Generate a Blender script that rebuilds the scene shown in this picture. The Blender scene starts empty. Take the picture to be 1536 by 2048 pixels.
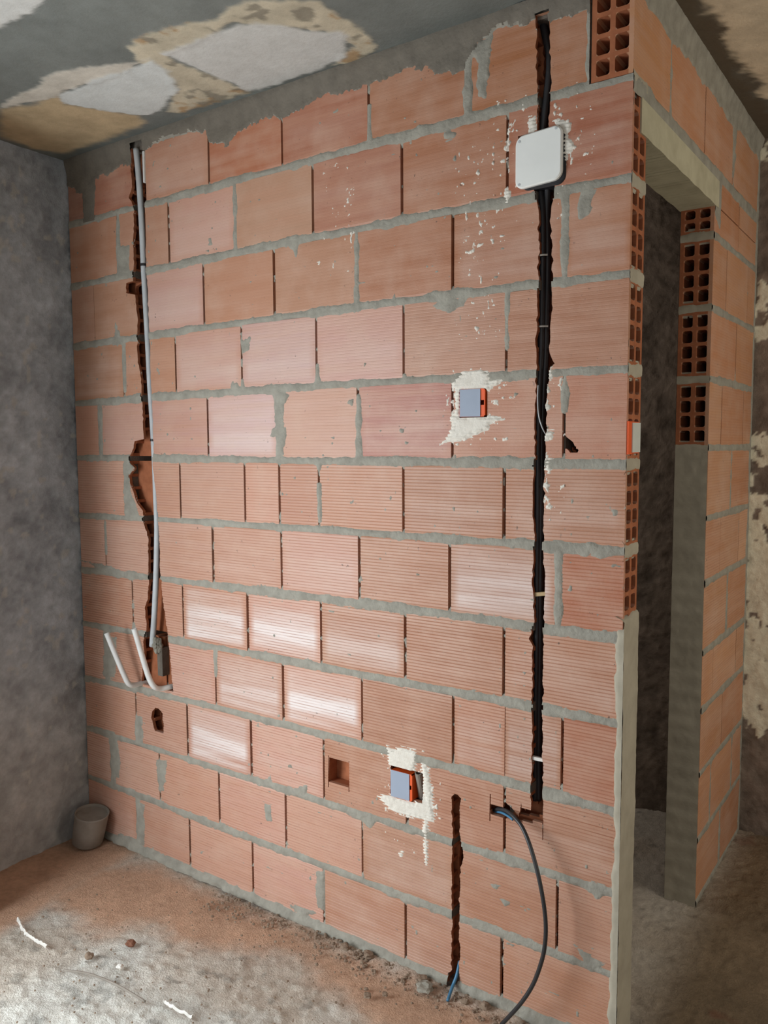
import bpy, bmesh, math, random
import numpy as np
from mathutils import Matrix, Vector

# ---------------------------------------------------------------- camera, light, exposure
scene = bpy.context.scene
COL = scene.collection
cam_data = bpy.data.cameras.new('camera')
cam = bpy.data.objects.new('camera', cam_data)
COL.objects.link(cam)
cam_data.sensor_fit = 'VERTICAL'
cam_data.sensor_height = 36.0
cam_data.lens = 1633.3 / 2048 * 36.0
cam_data.clip_start = 0.02
YAW, PITCH, ROLL = math.radians(35.09), math.radians(4.70), math.radians(-0.26)
fwd = Vector((-math.sin(YAW) * math.cos(PITCH), math.cos(YAW) * math.cos(PITCH), -math.sin(PITCH)))
right = Vector((math.cos(YAW), math.sin(YAW), 0))
up = right.cross(fwd)
r2 = right * math.cos(ROLL) + up * math.sin(ROLL)
u2 = up * math.cos(ROLL) - right * math.sin(ROLL)
M = Matrix((r2, u2, -fwd)).transposed().to_4x4()
M.translation = (2.654, -1.815, 1.462)
cam.matrix_world = M
scene.camera = cam

world = bpy.data.worlds.new('daylight')
scene.world = world
world.use_nodes = True
bg = world.node_tree.nodes['Background']
bg.inputs['Color'].default_value = (0.92, 0.95, 1.0, 1)
bg.inputs['Strength'].default_value = 0.52

def area_lamp(name, loc, aim, sx, sy, power, color):
    ld = bpy.data.lights.new(name, 'AREA')
    ld.shape = 'RECTANGLE'; ld.size = sx; ld.size_y = sy; ld.energy = power; ld.color = color
    lo = bpy.data.objects.new(name, ld); COL.objects.link(lo)
    lo.location = loc
    lo.rotation_euler = (Vector(aim) - Vector(loc)).to_track_quat('-Z', 'Y').to_euler()
    return lo
# daylight through the balcony opening in the left wall, nearer to the viewer than the picture shows
area_lamp('balcony_daylight', (-0.06, -1.75, 0.95), (0.16, -0.35, 0.55), 1.35, 1.7, 77, (0.88, 0.95, 1.0))
# weak fill lamp added behind the viewer to lift the general light
area_lamp('room_fill', (3.6, -3.4, 1.9), (1.6, 0.0, 1.1), 1.6, 1.4, 6, (1.0, 0.93, 0.84))
# fill lamp added at the right-hand end of the passage to brighten the side wall
area_lamp('passage_fill', (4.22, 0.35, 1.45), (2.0, 0.55, 1.1), 1.2, 1.5, 22, (1.0, 0.93, 0.82))
# fill lamp added inside the little room behind the brick wall
area_lamp('little_room_fill', (0.06, 0.75, 1.85), (1.9, 1.2, 1.35), 0.4, 0.4, 8, (1.0, 0.92, 0.84))

scene.view_settings.view_transform = 'Standard'
scene.view_settings.look = 'None'
scene.view_settings.gamma = 1.0
scene.view_settings.use_curve_mapping = False
scene.view_settings.exposure = 0.0

# ---------------------------------------------------------------- measured layout (metres)
BEDS = [[(0.0, 2.2533), (0.34, 2.2547), (0.681, 2.2557), (1.021, 2.2563), (1.362, 2.2565), (1.702, 2.2563), (2.043, 2.2558)], [(0.0, 2.0359), (0.34, 2.0404), (0.681, 2.0433), (1.021, 2.0448), (1.362, 2.0448), (1.702, 2.0432), (2.043, 2.0402)], [(0.0, 1.8219), (0.34, 1.8285), (0.681, 1.8333), (1.021, 1.8363), (1.362, 1.8375), (1.702, 1.8369), (2.043, 1.8345)],
 [(0.0, 1.616), (0.34, 1.6222), (0.681, 1.6267), (1.021, 1.6295), (1.362, 1.6306), (1.702, 1.63), (2.043, 1.6276)], [(0.0, 1.4189), (0.34, 1.4188), (0.681, 1.4185), (1.021, 1.418), (1.362, 1.4174), (1.702, 1.4165), (2.043, 1.4155)], [(0.0, 1.208), (0.34, 1.2121), (0.681, 1.2152), (1.021, 1.2172), (1.362, 1.2182), (1.702, 1.2182), (2.043, 1.2172)],
 [(0.0, 1.0037), (0.34, 1.0099), (0.681, 1.0146), (1.021, 1.0177), (1.362, 1.0191), (1.702, 1.019), (2.043, 1.0172)], [(0.0, 0.8011), (0.34, 0.8061), (0.681, 0.81), (1.021, 0.8129), (1.362, 0.8148), (1.702, 0.8157), (2.043, 0.8156)], [(0.0, 0.5938), (0.34, 0.6023), (0.681, 0.6083), (1.021, 0.6116), (1.362, 0.6124), (1.702, 0.6106), (2.043, 0.6062)],
 [(0.0, 0.4021), (0.34, 0.4029), (0.681, 0.4037), (1.021, 0.4043), (1.362, 0.4049), (1.702, 0.4053), (2.043, 0.4057)], [(0.0, 0.212), (0.34, 0.2098), (0.681, 0.2081), (1.021, 0.2067), (1.362, 0.2058), (1.702, 0.2052), (2.043, 0.2051)], [(0.0, -0.003), (0.34, -0.0042), (0.681, -0.0041), (1.021, -0.0027), (1.362, 0.0001), (1.702, 0.0043), (2.043, 0.0098)]]
JOINTS = [[(0.1245, 'm.03'), (0.424, 'o'), (0.7241, 'o'), (1.0266, 'o'), (1.3352, 'p'), (1.6342, 'm.016'), (1.9448, 'p')], [(0.2763, 'm.012'), (0.5332, 'o'), (0.8346, 'm.009'), (1.1391, 'o'), (1.4397, 'o'), (1.7424, 'o')], [(0.1305, 't'), (0.4, 'o'), (0.6901, 'o'), (0.989, 'o'), (1.2917, 'm.008'), (1.593, 'o'), (1.8926, 'm.01')],
 [(0.2843, 'p'), (0.5511, 'o'), (0.8505, 'p'), (1.1473, 'p'), (1.4446, 'p'), (1.7446, 'p')], [(0.1422, 'm.014'), (0.41, 'o'), (0.6959, 'o'), (0.9963, 'm.012'), (1.2921, 'p'), (1.5926, 'o'), (1.8951, 'p')], [(0.281, 'm.012'), (0.5589, 'o'), (0.8551, 'o'), (0.9971, 'o'), (1.1489, 'p'), (1.4417, 'o'), (1.7412, 'o')],
 [(0.1525, 'p'), (0.42, 'o'), (0.7071, 'o'), (1.0019, 'o'), (1.2938, 'o'), (1.5862, 'o'), (1.8858, 'm.012')], [(0.2948, 'p'), (0.5574, 'o'), (0.8555, 'o'), (1.1516, 'o'), (1.4469, 'o'), (1.7433, 'o')], [(0.1398, 'm.02'), (0.42, 'o'), (0.7064, 'p'), (1.0001, 'o'), (1.2992, 'o'), (1.5977, 'o'), (1.7479, 't'), (1.9009, 'o')],
 [(0.2963, 'p'), (0.5652, 'o'), (0.8613, 'o'), (1.1563, 'o'), (1.4521, 'o'), (1.748, 'o')], [(0.1529, 'm.02'), (0.4165, 'p'), (0.7116, 'o'), (1.0033, 'o'), (1.2973, 'p'), (1.605, 'o'), (1.8941, 'o')], [(0.2878, 'm.014'), (0.5631, 'o'), (0.8584, 'o'), (1.153, 'o'), (1.4462, 'o'), (1.6056, 't'), (1.7441, 'o')]]
CUTS = {'box_high': ([(1.6143, 1.6003), (1.6146, 1.53)], [(1.6924, 1.597), (1.6928, 1.5282)]),
 'box_junction': ([(1.7706, 2.198), (1.7718, 2.0717)], [(1.8761, 2.1751), (1.8776, 2.0638)]),
 'box_low': ([(1.3974, 0.5593), (1.3954, 0.4898)], [(1.5044, 0.5896), (1.5044, 0.4945)]),
 'chase_left': ([(0.3644, 2.4654), (0.3552, 2.3786), (0.3605, 2.3258), (0.3407, 2.292), (0.3647, 2.2472), (0.355, 2.1508), (0.3546, 2.0851), (0.3497, 2.0363), (0.3488, 2.0166), (0.309, 2.0145), (0.31, 1.981), (0.3572, 1.9709), (0.3608, 1.9358), (0.3663, 1.8855), (0.36, 1.8027), (0.3603, 1.7524), (0.373, 1.6846), (0.3733, 1.6342), (0.3763, 1.5835), (0.3786, 1.5159), (0.3798, 1.4853),
                 (0.3319, 1.4789), (0.314, 1.4394), (0.2969, 1.422), (0.3015, 1.4048), (0.3304, 1.3878), (0.2968, 1.3613), (0.3034, 1.3302), (0.3206, 1.2924), (0.3407, 1.2619), (0.3663, 1.2387), (0.3622, 1.2075), (0.3818, 1.1705), (0.391, 1.1399), (0.3838, 1.0354), (0.3842, 0.9832), (0.3739, 0.9296), (0.3594, 0.9017), (0.3628, 0.858), (0.3666, 0.8231), (0.3462, 0.785), (0.3473, 0.7495),
                 (0.3395, 0.6948), (0.3311, 0.6288)],
                [(0.4226, 2.4532), (0.4221, 2.2699), (0.418, 2.0606), (0.4232, 1.9459), (0.4238, 1.7815), (0.4258, 1.6488), (0.4297, 1.4984), (0.4247, 1.3805), (0.4384, 1.2792), (0.4471, 1.1776), (0.4494, 1.1095), (0.4485, 1.0237), (0.4553, 0.9383), (0.4679, 0.8707), (0.4743, 0.8369), (0.4799, 0.7858), (0.4874, 0.7175), (0.4991, 0.6238)]),
 'chase_low': ([(1.6013, 0.5397), (1.5922, 0.5292), (1.5922, 0.5196), (1.5954, 0.4683), (1.5956, 0.3856), (1.5942, 0.3297), (1.5944, 0.2462), (1.5961, 0.1907), (1.5932, 0.1052), (1.5949, 0.0463), (1.584, 0.0365), (1.5856, -0.0042)],
               [(1.6119, 0.5423), (1.6195, 0.5347), (1.6182, 0.4744), (1.6199, 0.4201), (1.6306, 0.3958), (1.6292, 0.368), (1.6202, 0.3446), (1.619, 0.2543), (1.6177, 0.1842), (1.621, 0.1154), (1.6198, -0.0048)]),
 'chase_main': ([(1.8137, 2.4358), (1.8159, 2.3578), (1.8148, 2.3471), (1.8182, 2.2683), (1.82, 2.2232), (1.8191, 2.1897), (1.8201, 2.0993), (1.8143, 2.0573), (1.8237, 2.0078), (1.8265, 1.9846), (1.8245, 1.9391), (1.8297, 1.9338), (1.8216, 1.8648), (1.8308, 1.8406), (1.8248, 1.8124), (1.8243, 1.7427), (1.8223, 1.6962), (1.8238, 1.6785), (1.8231, 1.6257), (1.8212, 1.5668), (1.821, 1.4717),
                 (1.8188, 1.4358), (1.824, 1.4322), (1.8178, 1.4118), (1.8187, 1.3275), (1.8195, 1.2548), (1.8251, 1.2248), (1.8188, 1.2061), (1.8196, 1.1327), (1.8214, 1.0898), (1.823, 1.0591), (1.8274, 1.0226), (1.817, 1.0089), (1.8093, 0.9855), (1.8187, 0.9693), (1.8209, 0.8973), (1.8189, 0.8342), (1.8223, 0.7718), (1.8216, 0.7083), (1.8213, 0.6189), (1.8204, 0.5802), (1.8196, 0.5285)],
                [(1.8459, 2.4265), (1.8494, 2.3489), (1.8516, 2.2713), (1.8489, 2.1944), (1.8564, 2.0924), (1.8656, 2.0436), (1.8574, 2.0136), (1.8555, 1.9687), (1.8587, 1.9115), (1.8618, 1.8656), (1.8612, 1.82), (1.8583, 1.7513), (1.8566, 1.6937), (1.8582, 1.6681), (1.8697, 1.6499), (1.8572, 1.6414), (1.854, 1.6007), (1.8506, 1.5657), (1.8499, 1.5187), (1.8483, 1.4478), (1.8477, 1.3883),
                 (1.8446, 1.3284), (1.8459, 1.2201), (1.8507, 1.1477), (1.8513, 1.099), (1.8493, 1.0499), (1.8491, 0.9637), (1.8493, 0.8396), (1.8508, 0.7146), (1.8531, 0.6393), (1.8531, 0.5298)]),
 'hole': ([(0.4029, 0.5519), (0.3864, 0.5381), (0.38, 0.5136), (0.3869, 0.488), (0.3993, 0.4672)], [(0.4188, 0.5548), (0.4391, 0.5391), (0.4382, 0.5159), (0.4452, 0.496), (0.4416, 0.4722)]),
 'kerf0': ([(1.7063, 0.5672), (1.7053, 0.4951)], [(1.7091, 0.5679), (1.7082, 0.4959)]),
 'kerf1': ([(1.7459, 0.5941), (1.7462, 0.5535)], [(1.7487, 0.5948), (1.7497, 0.5544)]),
 'kerf2': ([(1.7933, 0.5643), (1.7935, 0.5501)], [(1.7947, 0.5646), (1.7955, 0.5506)]),
 'kerf3': ([(1.8516, 0.5371), (1.8523, 0.4861)], [(1.8543, 0.5378), (1.8543, 0.4866)]),
 'kerf4': ([(1.174, 0.5531), (1.1727, 0.4556)], [(1.1759, 0.5535), (1.1757, 0.4564)]),
 'kerf5': ([(1.25, 0.552), (1.249, 0.4593)], [(1.2518, 0.5524), (1.2518, 0.46)]),
 'notch': ([(1.8944, 1.4828), (1.8958, 1.4711), (1.896, 1.456), (1.9085, 1.4443)], [(1.8956, 1.4828), (1.9106, 1.471), (1.9354, 1.4443), (1.9209, 1.4396)]),
 'slot': ([(1.7093, 0.5375), (1.708, 0.5145), (1.7224, 0.513)], [(1.7392, 0.5438), (1.7548, 0.5347), (1.755, 0.5151)]),
 'slot2': ([(1.7448, 0.5571), (1.7506, 0.5363), (1.7507, 0.514)], [(1.7476, 0.5578), (1.7672, 0.5485), (1.7993, 0.5192)]),
 'slot3': ([(1.7921, 0.5497), (1.7895, 0.536), (1.7897, 0.5192)], [(1.8247, 0.5582), (1.8248, 0.5428), (1.825, 0.5235)]),
 'square': ([(1.1777, 0.5464), (1.1747, 0.4653)], [(1.2499, 0.549), (1.2511, 0.4807)])}
TOP = [(-0.0047, 2.3951), (0.0874, 2.3528), (0.1891, 2.3936), (0.3559, 2.3946), (0.4166, 2.4306), (0.5287, 2.4543), (0.7127, 2.4269), (0.729, 2.3818), (0.8089, 2.3726), (0.8413, 2.3991), (0.9932, 2.4177), (1.0219, 2.4042), (1.0972, 2.398), (1.125, 2.4145), (1.2741, 2.4118), (1.3356, 2.3994), (1.3889, 2.4152), (1.5118, 2.4146), (1.5413, 2.3829), (1.6201, 2.3677), (1.6476, 2.4258), (1.7017, 2.4396),
 (1.7734, 2.4363), (1.8124, 2.445), (1.8484, 2.4203), (1.9432, 2.4196), (1.9662, 2.4128)]
SMEARS = [[(0.0841, 2.4474), (0.1692, 2.4392), (0.1476, 2.2489), (0.0902, 2.2493)], [(0.2615, 2.1442), (0.3308, 2.1378), (0.3341, 2.0415), (0.2757, 2.0486)], [(0.9801, 1.6182), (1.0412, 1.6085), (1.0151, 1.5773), (1.0199, 1.5215), (1.0272, 1.492), (1.0123, 1.4361), (0.9863, 1.436), (0.9895, 1.4924), (0.9633, 1.4897), (0.9841, 1.5221)], [(1.2482, 1.5785), (1.278, 1.5885), (1.2761, 1.5666)],
 [(0.2664, 1.4114), (0.3367, 1.4085), (0.2968, 1.3613), (0.3048, 1.3006), (0.3298, 1.258), (0.3466, 1.2154), (0.2625, 1.2167)], [(0.123, 0.7696), (0.1957, 0.7738), (0.1795, 0.6221), (0.1151, 0.6191)], [(0.2898, 0.5054), (0.3285, 0.5091), (0.3319, 0.4007), (0.2513, 0.3984), (0.2858, 0.4166)], [(0.134, 0.4153), (0.1722, 0.4193), (0.1991, 0.3199), (0.187, 0.2493), (0.1396, 0.2381)],
 [(0.3952, 0.3674), (0.4587, 0.378), (0.4483, 0.3131), (0.4333, 0.2645), (0.4093, 0.2586)], [(0.2781, 0.1891), (0.325, 0.1825), (0.3155, 0.0314), (0.2788, 0.0208)], [(0.1763, 0.0335), (0.2969, 0.0485), (0.3219, -0.0135), (0.2087, -0.0185)], [(0.9128, 0.3419), (0.9448, 0.3453), (0.9414, 0.2894), (0.9223, 0.2875)], [(1.1207, 0.1815), (1.1538, 0.1885), (1.1522, 0.0691), (1.1249, 0.0678)],
 [(1.6656, 2.3944), (1.6927, 2.3791), (1.6825, 2.2951), (1.662, 2.3058)], [(1.5779, 2.2397), (1.5994, 2.2278), (1.5923, 2.2174), (1.5707, 2.2256)], [(1.7093, 0.3273), (1.7381, 0.3311), (1.7267, 0.3167)], [(1.7383, 0.2963), (1.7695, 0.2972), (1.7527, 0.2783)], [(1.7876, 0.2993), (1.8248, 0.2985), (1.8086, 0.2825)], [(0.8479, 1.7822), (0.8921, 1.7848), (0.887, 1.7494), (0.8574, 1.7424)],
 [(0.8103, 1.6603), (0.838, 1.6498), (0.8628, 1.623), (0.7981, 1.6148)], [(0.9853, 2.0486), (1.0911, 2.0448), (1.0753, 2.0023), (1.0567, 2.0244)], [(1.5714, 1.832), (1.6364, 1.835), (1.6265, 1.8029), (1.5861, 1.7945), (1.5267, 1.8165)], [(0.7138, 2.4593), (0.8431, 2.4664), (0.8089, 2.3726), (0.7337, 2.3927)], [(1.6408, 2.4161), (1.7017, 2.4339), (1.6887, 2.3802), (1.6616, 2.3815)],
 [(0.4669, -0.0796), (0.6565, -0.0453), (0.5837, -0.0245)], [(0.9962, 1.6249), (1.0257, 1.6164), (1.0047, 1.5512)], [(1.1365, 0.0559), (1.0563, 0.0175), (1.0158, 0.0393)], [(-0.0033, 1.0401), (0.3671, 1.0165), (0.2848, 0.9915)], [(0.2463, 1.8963), (0.2963, 1.8073), (0.2283, 1.8123)], [(1.8869, 1.2109), (2.0342, 1.2121), (1.9876, 1.197)],
 [(1.9261, 2.0351), (1.9728, 2.0355), (1.9506, 1.976), (1.9212, 1.9697)], [(1.9416, 0.2462), (2.0231, 0.226), (1.9805, 0.1907)], [(1.9518, 0.408), (2.0199, 0.3987), (1.9898, 0.3764)], [(0.8859, 0.3922), (0.9404, 0.4376), (0.9503, 0.4078)], [(1.0431, 0.4146), (1.0874, 0.4379), (1.0828, 0.401)], [(1.2355, 0.3942), (1.3606, 0.4052), (1.3255, 0.3736)]]
PLASTER = {'high': [[(1.5939, 1.61), (1.604, 1.6346), (1.63, 1.6457), (1.6754, 1.6457), (1.706, 1.6318), (1.6951, 1.614), (1.7415, 1.6251), (1.7171, 1.6069), (1.6952, 1.5969), (1.6129, 1.6004), (1.5954, 1.6049)],
          [(1.5911, 1.5343), (1.6942, 1.5306), (1.7355, 1.5235), (1.7013, 1.5157), (1.6958, 1.4997), (1.6664, 1.4877), (1.6235, 1.4731), (1.5869, 1.4708), (1.563, 1.4658), (1.5868, 1.4886), (1.5927, 1.5114)], [(1.6027, 1.5995), (1.6172, 1.6002), (1.616, 1.5299), (1.6044, 1.5302)]],
 'junction': [[(1.8561, 2.2061), (1.8781, 2.2045), (1.9012, 2.1883), (1.9002, 2.1699), (1.8968, 2.1564), (1.9151, 2.1317), (1.8962, 2.1202), (1.8872, 2.0732), (1.8811, 2.0766), (1.8809, 2.1741)], [(1.7935, 2.2156), (1.8149, 2.2221), (1.8178, 2.1922), (1.799, 2.1828)], [(1.7377, 2.0709), (1.7536, 2.0658), (1.7513, 2.0313), (1.7367, 2.0361)], [(1.7751, 2.2673), (1.7905, 2.2592), (1.783, 2.2406)]],
 'low': [[(1.3859, 0.6269), (1.4061, 0.617), (1.4296, 0.6306), (1.4804, 0.6387), (1.482, 0.6138), (1.4738, 0.5826), (1.459, 0.5622), (1.4042, 0.5594), (1.3924, 0.5797)], [(1.3524, 0.4732), (1.3783, 0.4826), (1.4038, 0.4861), (1.4752, 0.4842), (1.5044, 0.5141), (1.5204, 0.5041), (1.5362, 0.4691), (1.514, 0.4464), (1.4289, 0.4408), (1.3918, 0.4455)],
         [(1.498, 0.6049), (1.514, 0.6001), (1.5299, 0.5344), (1.5362, 0.4524), (1.514, 0.4464), (1.5076, 0.5149), (1.5044, 0.577)], [(1.5059, 0.4583), (1.5172, 0.4613), (1.5187, 0.3123), (1.5123, 0.3075), (1.5091, 0.3746)], [(1.4251, 0.3287), (1.4385, 0.3355), (1.4367, 0.2887), (1.4232, 0.2802)]],
 'strip': [[(1.8503, 1.4927), (1.8642, 1.4926), (1.8657, 1.4772), (1.8492, 1.4738)], [(1.8498, 1.4264), (1.8638, 1.4265), (1.8592, 1.3944), (1.8514, 1.405)], [(1.8559, 1.6496), (1.8647, 1.6491), (1.8625, 1.6213), (1.855, 1.6182)]]}
L = 2.043
YJ = 0.7324
YB = 1.3407
PIPE = [(0.3789, 0.004, 2.4427), (0.3878, 0.004, 2.3574), (0.3991, 0.002, 2.2097), (0.4004, 0.004, 2.0636), (0.4031, 0.006, 1.9488), (0.4045, 0.01, 1.8004), (0.4042, 0.014, 1.6672), (0.4077, 0.016, 1.5663), (0.4095, 0.018, 1.4818), (0.413, 0.018, 1.3798), (0.4212, 0.012, 1.2779), (0.4301, 0.006, 1.1932), (0.425, 0.004, 1.0729), (0.4154, 0.004, 0.9682), (0.4006, 0.006, 0.8615), (0.3811, 0.01, 0.7664)]
BEND_A = [(0.3288, 0.03, 0.6247), (0.3283, 0.0, 0.6266), (0.3284, -0.03, 0.6286), (0.3274, -0.052, 0.6392), (0.3174, -0.062, 0.6701), (0.2975, -0.07, 0.7184), (0.259, -0.085, 0.815)]
BEND_B = [(0.4774, 0.03, 0.6388), (0.4767, 0.0, 0.6391), (0.4664, -0.03, 0.6397), (0.4665, -0.055, 0.6528), (0.4556, -0.066, 0.683), (0.4395, -0.072, 0.7351), (0.4156, -0.09, 0.8517)]
COND1 = [(1.8181, 0.022, 2.0689), (1.8248, 0.02, 2.0122), (1.8269, 0.02, 1.9427), (1.8259, 0.022, 1.8505), (1.8266, 0.02, 1.7566), (1.8262, 0.02, 1.686), (1.8231, 0.02, 1.6151), (1.8206, 0.022, 1.5318), (1.819, 0.022, 1.4476), (1.8213, 0.02, 1.3265), (1.8214, 0.02, 1.2041), (1.822, 0.022, 1.0802), (1.8212, 0.024, 0.9547), (1.8182, 0.028, 0.8267), (1.8151, 0.035, 0.6958), (1.8161, 0.036, 0.5658)]
COND2 = [(1.8371, 0.022, 2.0654), (1.8317, 0.03, 2.0133), (1.833, 0.032, 1.9442), (1.8333, 0.034, 1.8515), (1.8337, 0.03, 1.7571), (1.8333, 0.03, 1.6864), (1.8303, 0.03, 1.6154), (1.8243, 0.034, 1.532), (1.8227, 0.034, 1.4475), (1.8265, 0.026, 1.3263), (1.8266, 0.026, 1.2038), (1.8281, 0.026, 1.0802), (1.8265, 0.03, 0.9542), (1.8248, 0.034, 0.8263), (1.8223, 0.04, 0.6958), (1.823, 0.042, 0.5654)]
HOSE = [(1.8042, 0.042, 2.4779), (1.8203, 0.036, 2.4149), (1.8345, 0.028, 2.3633), (1.8386, 0.02, 2.3147), (1.8338, 0.018, 2.2706), (1.8281, 0.018, 2.227), (1.8227, 0.02, 2.1859)]
THIN = [(1.8267, 0.004, 1.6022), (1.8276, 0.0, 1.5665), (1.832, -0.003, 1.5308), (1.8395, -0.002, 1.5047), (1.8438, 0.012, 1.4858)]
CABLE = [(1.6982, 0.03, 0.5098), (1.7275, 0.012, 0.5284), (1.7582, -0.004, 0.5372), (1.7882, -0.02, 0.5331), (1.8145, -0.032, 0.5192), (1.8414, -0.046, 0.4868), (1.8673, -0.058, 0.433), (1.8849, -0.064, 0.3725), (1.8929, -0.066, 0.3198), (1.8922, -0.066, 0.2693), (1.8838, -0.066, 0.2194), (1.8623, -0.066, 0.1525), (1.8293, -0.068, 0.0888), (1.7753, -0.0598, 0.008)]
BLUE = [(1.6081, 0.02, 0.0688), (1.6116, 0.006, 0.0551), (1.6124, -0.006, 0.0395), (1.6098, -0.02, 0.021), (1.6182, -0.0604, 0.007)]
TIES = [[(0.3898, 0.0, 2.0609), (0.4206, 0.0, 2.0619)], [(0.4111, 0.0, 1.4868), (0.442, 0.0, 1.4882)]]
CLIPS = [[(1.8226, 0.008, 1.9053), (1.8453, 0.008, 1.9045)], [(1.8232, 0.008, 1.7402), (1.8487, 0.008, 1.7392)]]
WEDGE = [[(1.8185, 0.006, 1.096), (1.8486, 0.006, 1.1015)], [(1.8164, 0.006, 0.6861), (1.8498, 0.006, 0.6859)]]
STRIPW = [(0.4226, -0.001, 2.4244), (0.4157, -0.001, 2.3253)]
JBOX = [(1.7675, 2.1803), (1.8836, 2.1699), (1.8851, 2.0672), (1.7686, 2.0647), (1.7677, 2.1632), (1.7893, 2.0633)]
B2 = [(1.6167, 1.6003), (1.6751, 1.599), (1.6755, 1.5311), (1.6169, 1.5312), (1.6905, 1.5972), (1.6909, 1.5307)]
B3 = [(1.4018, 0.56), (1.4649, 0.5647), (1.4648, 0.4897), (1.3998, 0.4876), (1.4715, 0.5676), (1.4713, 0.4885), (1.5022, 0.5762)]
B4 = [(0.0007, 1.5091), (0.077, 1.5129), (0.0817, 1.4413), (0.0047, 1.4421), (0.0177, 1.5083)]
COAT = [(2.0483, 1.079), (2.0371, 1.0603), (0.0942, 1.0778)]
SJ = {0.5: [(1.0112, 0.5722)], 0.72: [(0.8701, 0.738), (1.2004, 0.6609)], 0.93: [(1.037, 0.9316)], 1.13: [(0.9221, 1.1861), (1.1914, 1.178)], 1.34: [(1.0399, 1.3511)], 1.54: [(0.8882, 1.5698), (1.1969, 1.5801)], 1.75: [(1.0621, 1.7786)], 1.96: [(0.9017, 1.9874), (1.2087, 2.0384)], 2.11: [(1.0512, 2.1716)], 2.35: [(0.2777, 2.3772), (0.6057, 2.4034), (0.9424, 2.3952)]}
SB = [(0.7408, 2.0666), (1.3793, 2.0807), (0.7545, 1.0468), (1.3094, 1.0365), (0.7433, 0.8189), (1.3406, 0.8251), (0.7368, 0.6569), (1.3017, 0.6298), (0.7336, 0.4611), (0.9716, 0.4405), (0.7356, 1.6455), (1.3393, 1.6767), (0.7578, 1.4493), (1.3314, 1.4516), (0.7695, 1.2377), (1.2814, 1.2257)]
LINT = [(0.0948, 2.1467), (0.34, 2.1562), (0.6614, 2.1515), (0.174, 2.2071), (0.4269, 2.2121), (0.718, 2.2112), (0.0459, 2.2563), (0.1184, 2.2429)]
CEIL = {'beige': [(0.2449, -0.388), (0.3753, -0.3387), (0.4734, -0.3532), (0.4353, -0.2955), (0.4974, -0.1837), (0.5404, -0.1156), (0.5051, -0.0591), (0.3614, -0.0446), (0.2304, -0.0461), (0.0652, -0.0491), (0.0113, -0.1471), (0.0362, -0.2684)],
 'cream1': [(0.865, -0.4022), (0.9634, -0.4105), (1.1187, -0.3878), (1.2448, -0.3801), (1.3488, -0.3576), (1.4093, -0.2887), (1.4016, -0.1853), (1.4058, -0.0782), (1.3729, -0.0218), (1.2782, -0.0044), (1.2258, -0.0243), (1.3365, -0.0805), (1.3225, -0.1836), (1.2588, -0.2587), (1.1785, -0.3307), (1.0452, -0.321), (0.9217, -0.3286), (0.8939, -0.2801), (0.931, -0.1626), (0.9417, -0.0373),
            (0.8581, -0.0347), (0.7329, -0.037), (0.6675, -0.0382), (0.6268, -0.0814), (0.7671, -0.1628), (0.8555, -0.2899), (0.8129, -0.3381)],
 'dark': [(0.9993, -0.0362), (1.3807, -0.0326), (1.3597, 0.0193), (0.9653, 0.0638)],
 'edge1': [(0.2793, -0.4077), (0.4189, -0.4129), (0.563, -0.4267), (0.6799, -0.398), (0.7913, -0.3536), (0.8747, -0.3387), (0.7501, -0.3221), (0.575, -0.341), (0.4582, -0.3433), (0.2449, -0.388)],
 'right': [(2.1476, 0.0928), (2.4166, 0.285), (2.2809, 1.7095), (2.1259, 0.965), (2.1214, 0.7697), (2.1075, 0.6447), (2.1139, 0.4447), (2.1136, 0.2961)],
 'white1': [(0.9217, -0.3286), (1.0548, -0.3297), (1.1785, -0.3307), (1.2668, -0.2675), (1.3025, -0.1979), (1.3655, -0.1587), (1.3599, -0.1111), (1.2932, -0.0455), (1.1946, -0.0287), (1.0447, -0.0234), (0.9417, -0.0373), (0.9363, -0.1206), (0.9314, -0.2175), (0.9225, -0.3045)],
 'white2': [(0.4828, -0.3465), (0.6003, -0.3425), (0.7551, -0.3259), (0.868, -0.3333), (0.8486, -0.2587), (0.7822, -0.1721), (0.6473, -0.0986), (0.5528, -0.0972), (0.4974, -0.1837), (0.4353, -0.2955)],
 'white3': [(0.7991, -0.7757), (0.9397, -0.6753), (0.8299, -0.65), (0.7591, -0.6452), (0.6964, -0.6468), (0.6253, -0.6828)]}
FLOORP = {'clods': [(0.6849, -0.4867), (0.7355, -0.381), (0.7953, -0.4645), (1.5473, -0.0585), (1.436, -0.1669), (1.4707, -0.1357), (1.2578, -0.0343), (1.3381, -0.0211), (1.5201, 0.0107), (1.7123, -0.0154), (1.6595, -0.0404)],
 'red': [(0.2586, -0.4063), (0.2408, -0.1296), (0.4298, 0.0006), (0.6826, -0.0229), (1.0686, -0.0144), (1.3811, -0.0324), (1.7603, -0.0385), (1.7083, -0.2005), (1.4349, -0.2417), (1.2187, -0.1448), (1.0066, -0.2079), (0.8685, -0.2745), (0.6904, -0.2757), (0.6082, -0.3947)],
 'strip': [(0.3432, -0.4979), (0.4238, -0.5238), (0.4783, -0.5283), (0.5463, -0.528)],
 'strip2': [(1.0122, -0.4907), (1.0568, -0.4921), (1.1195, -0.489)],
 'wire': [(0.6834, -0.5622), (0.7593, -0.5357), (0.8568, -0.5189), (0.9743, -0.5216)]}
POT = {'base': [(0.0223, -0.0805), (0.1245, -0.0882), (0.1244, -0.0196)], 'top': [(0.0902, 0.1501), (0.2724, 0.1919)]}

CEIL_Z = 2.478
T = 0.095                      # brick thickness

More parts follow.
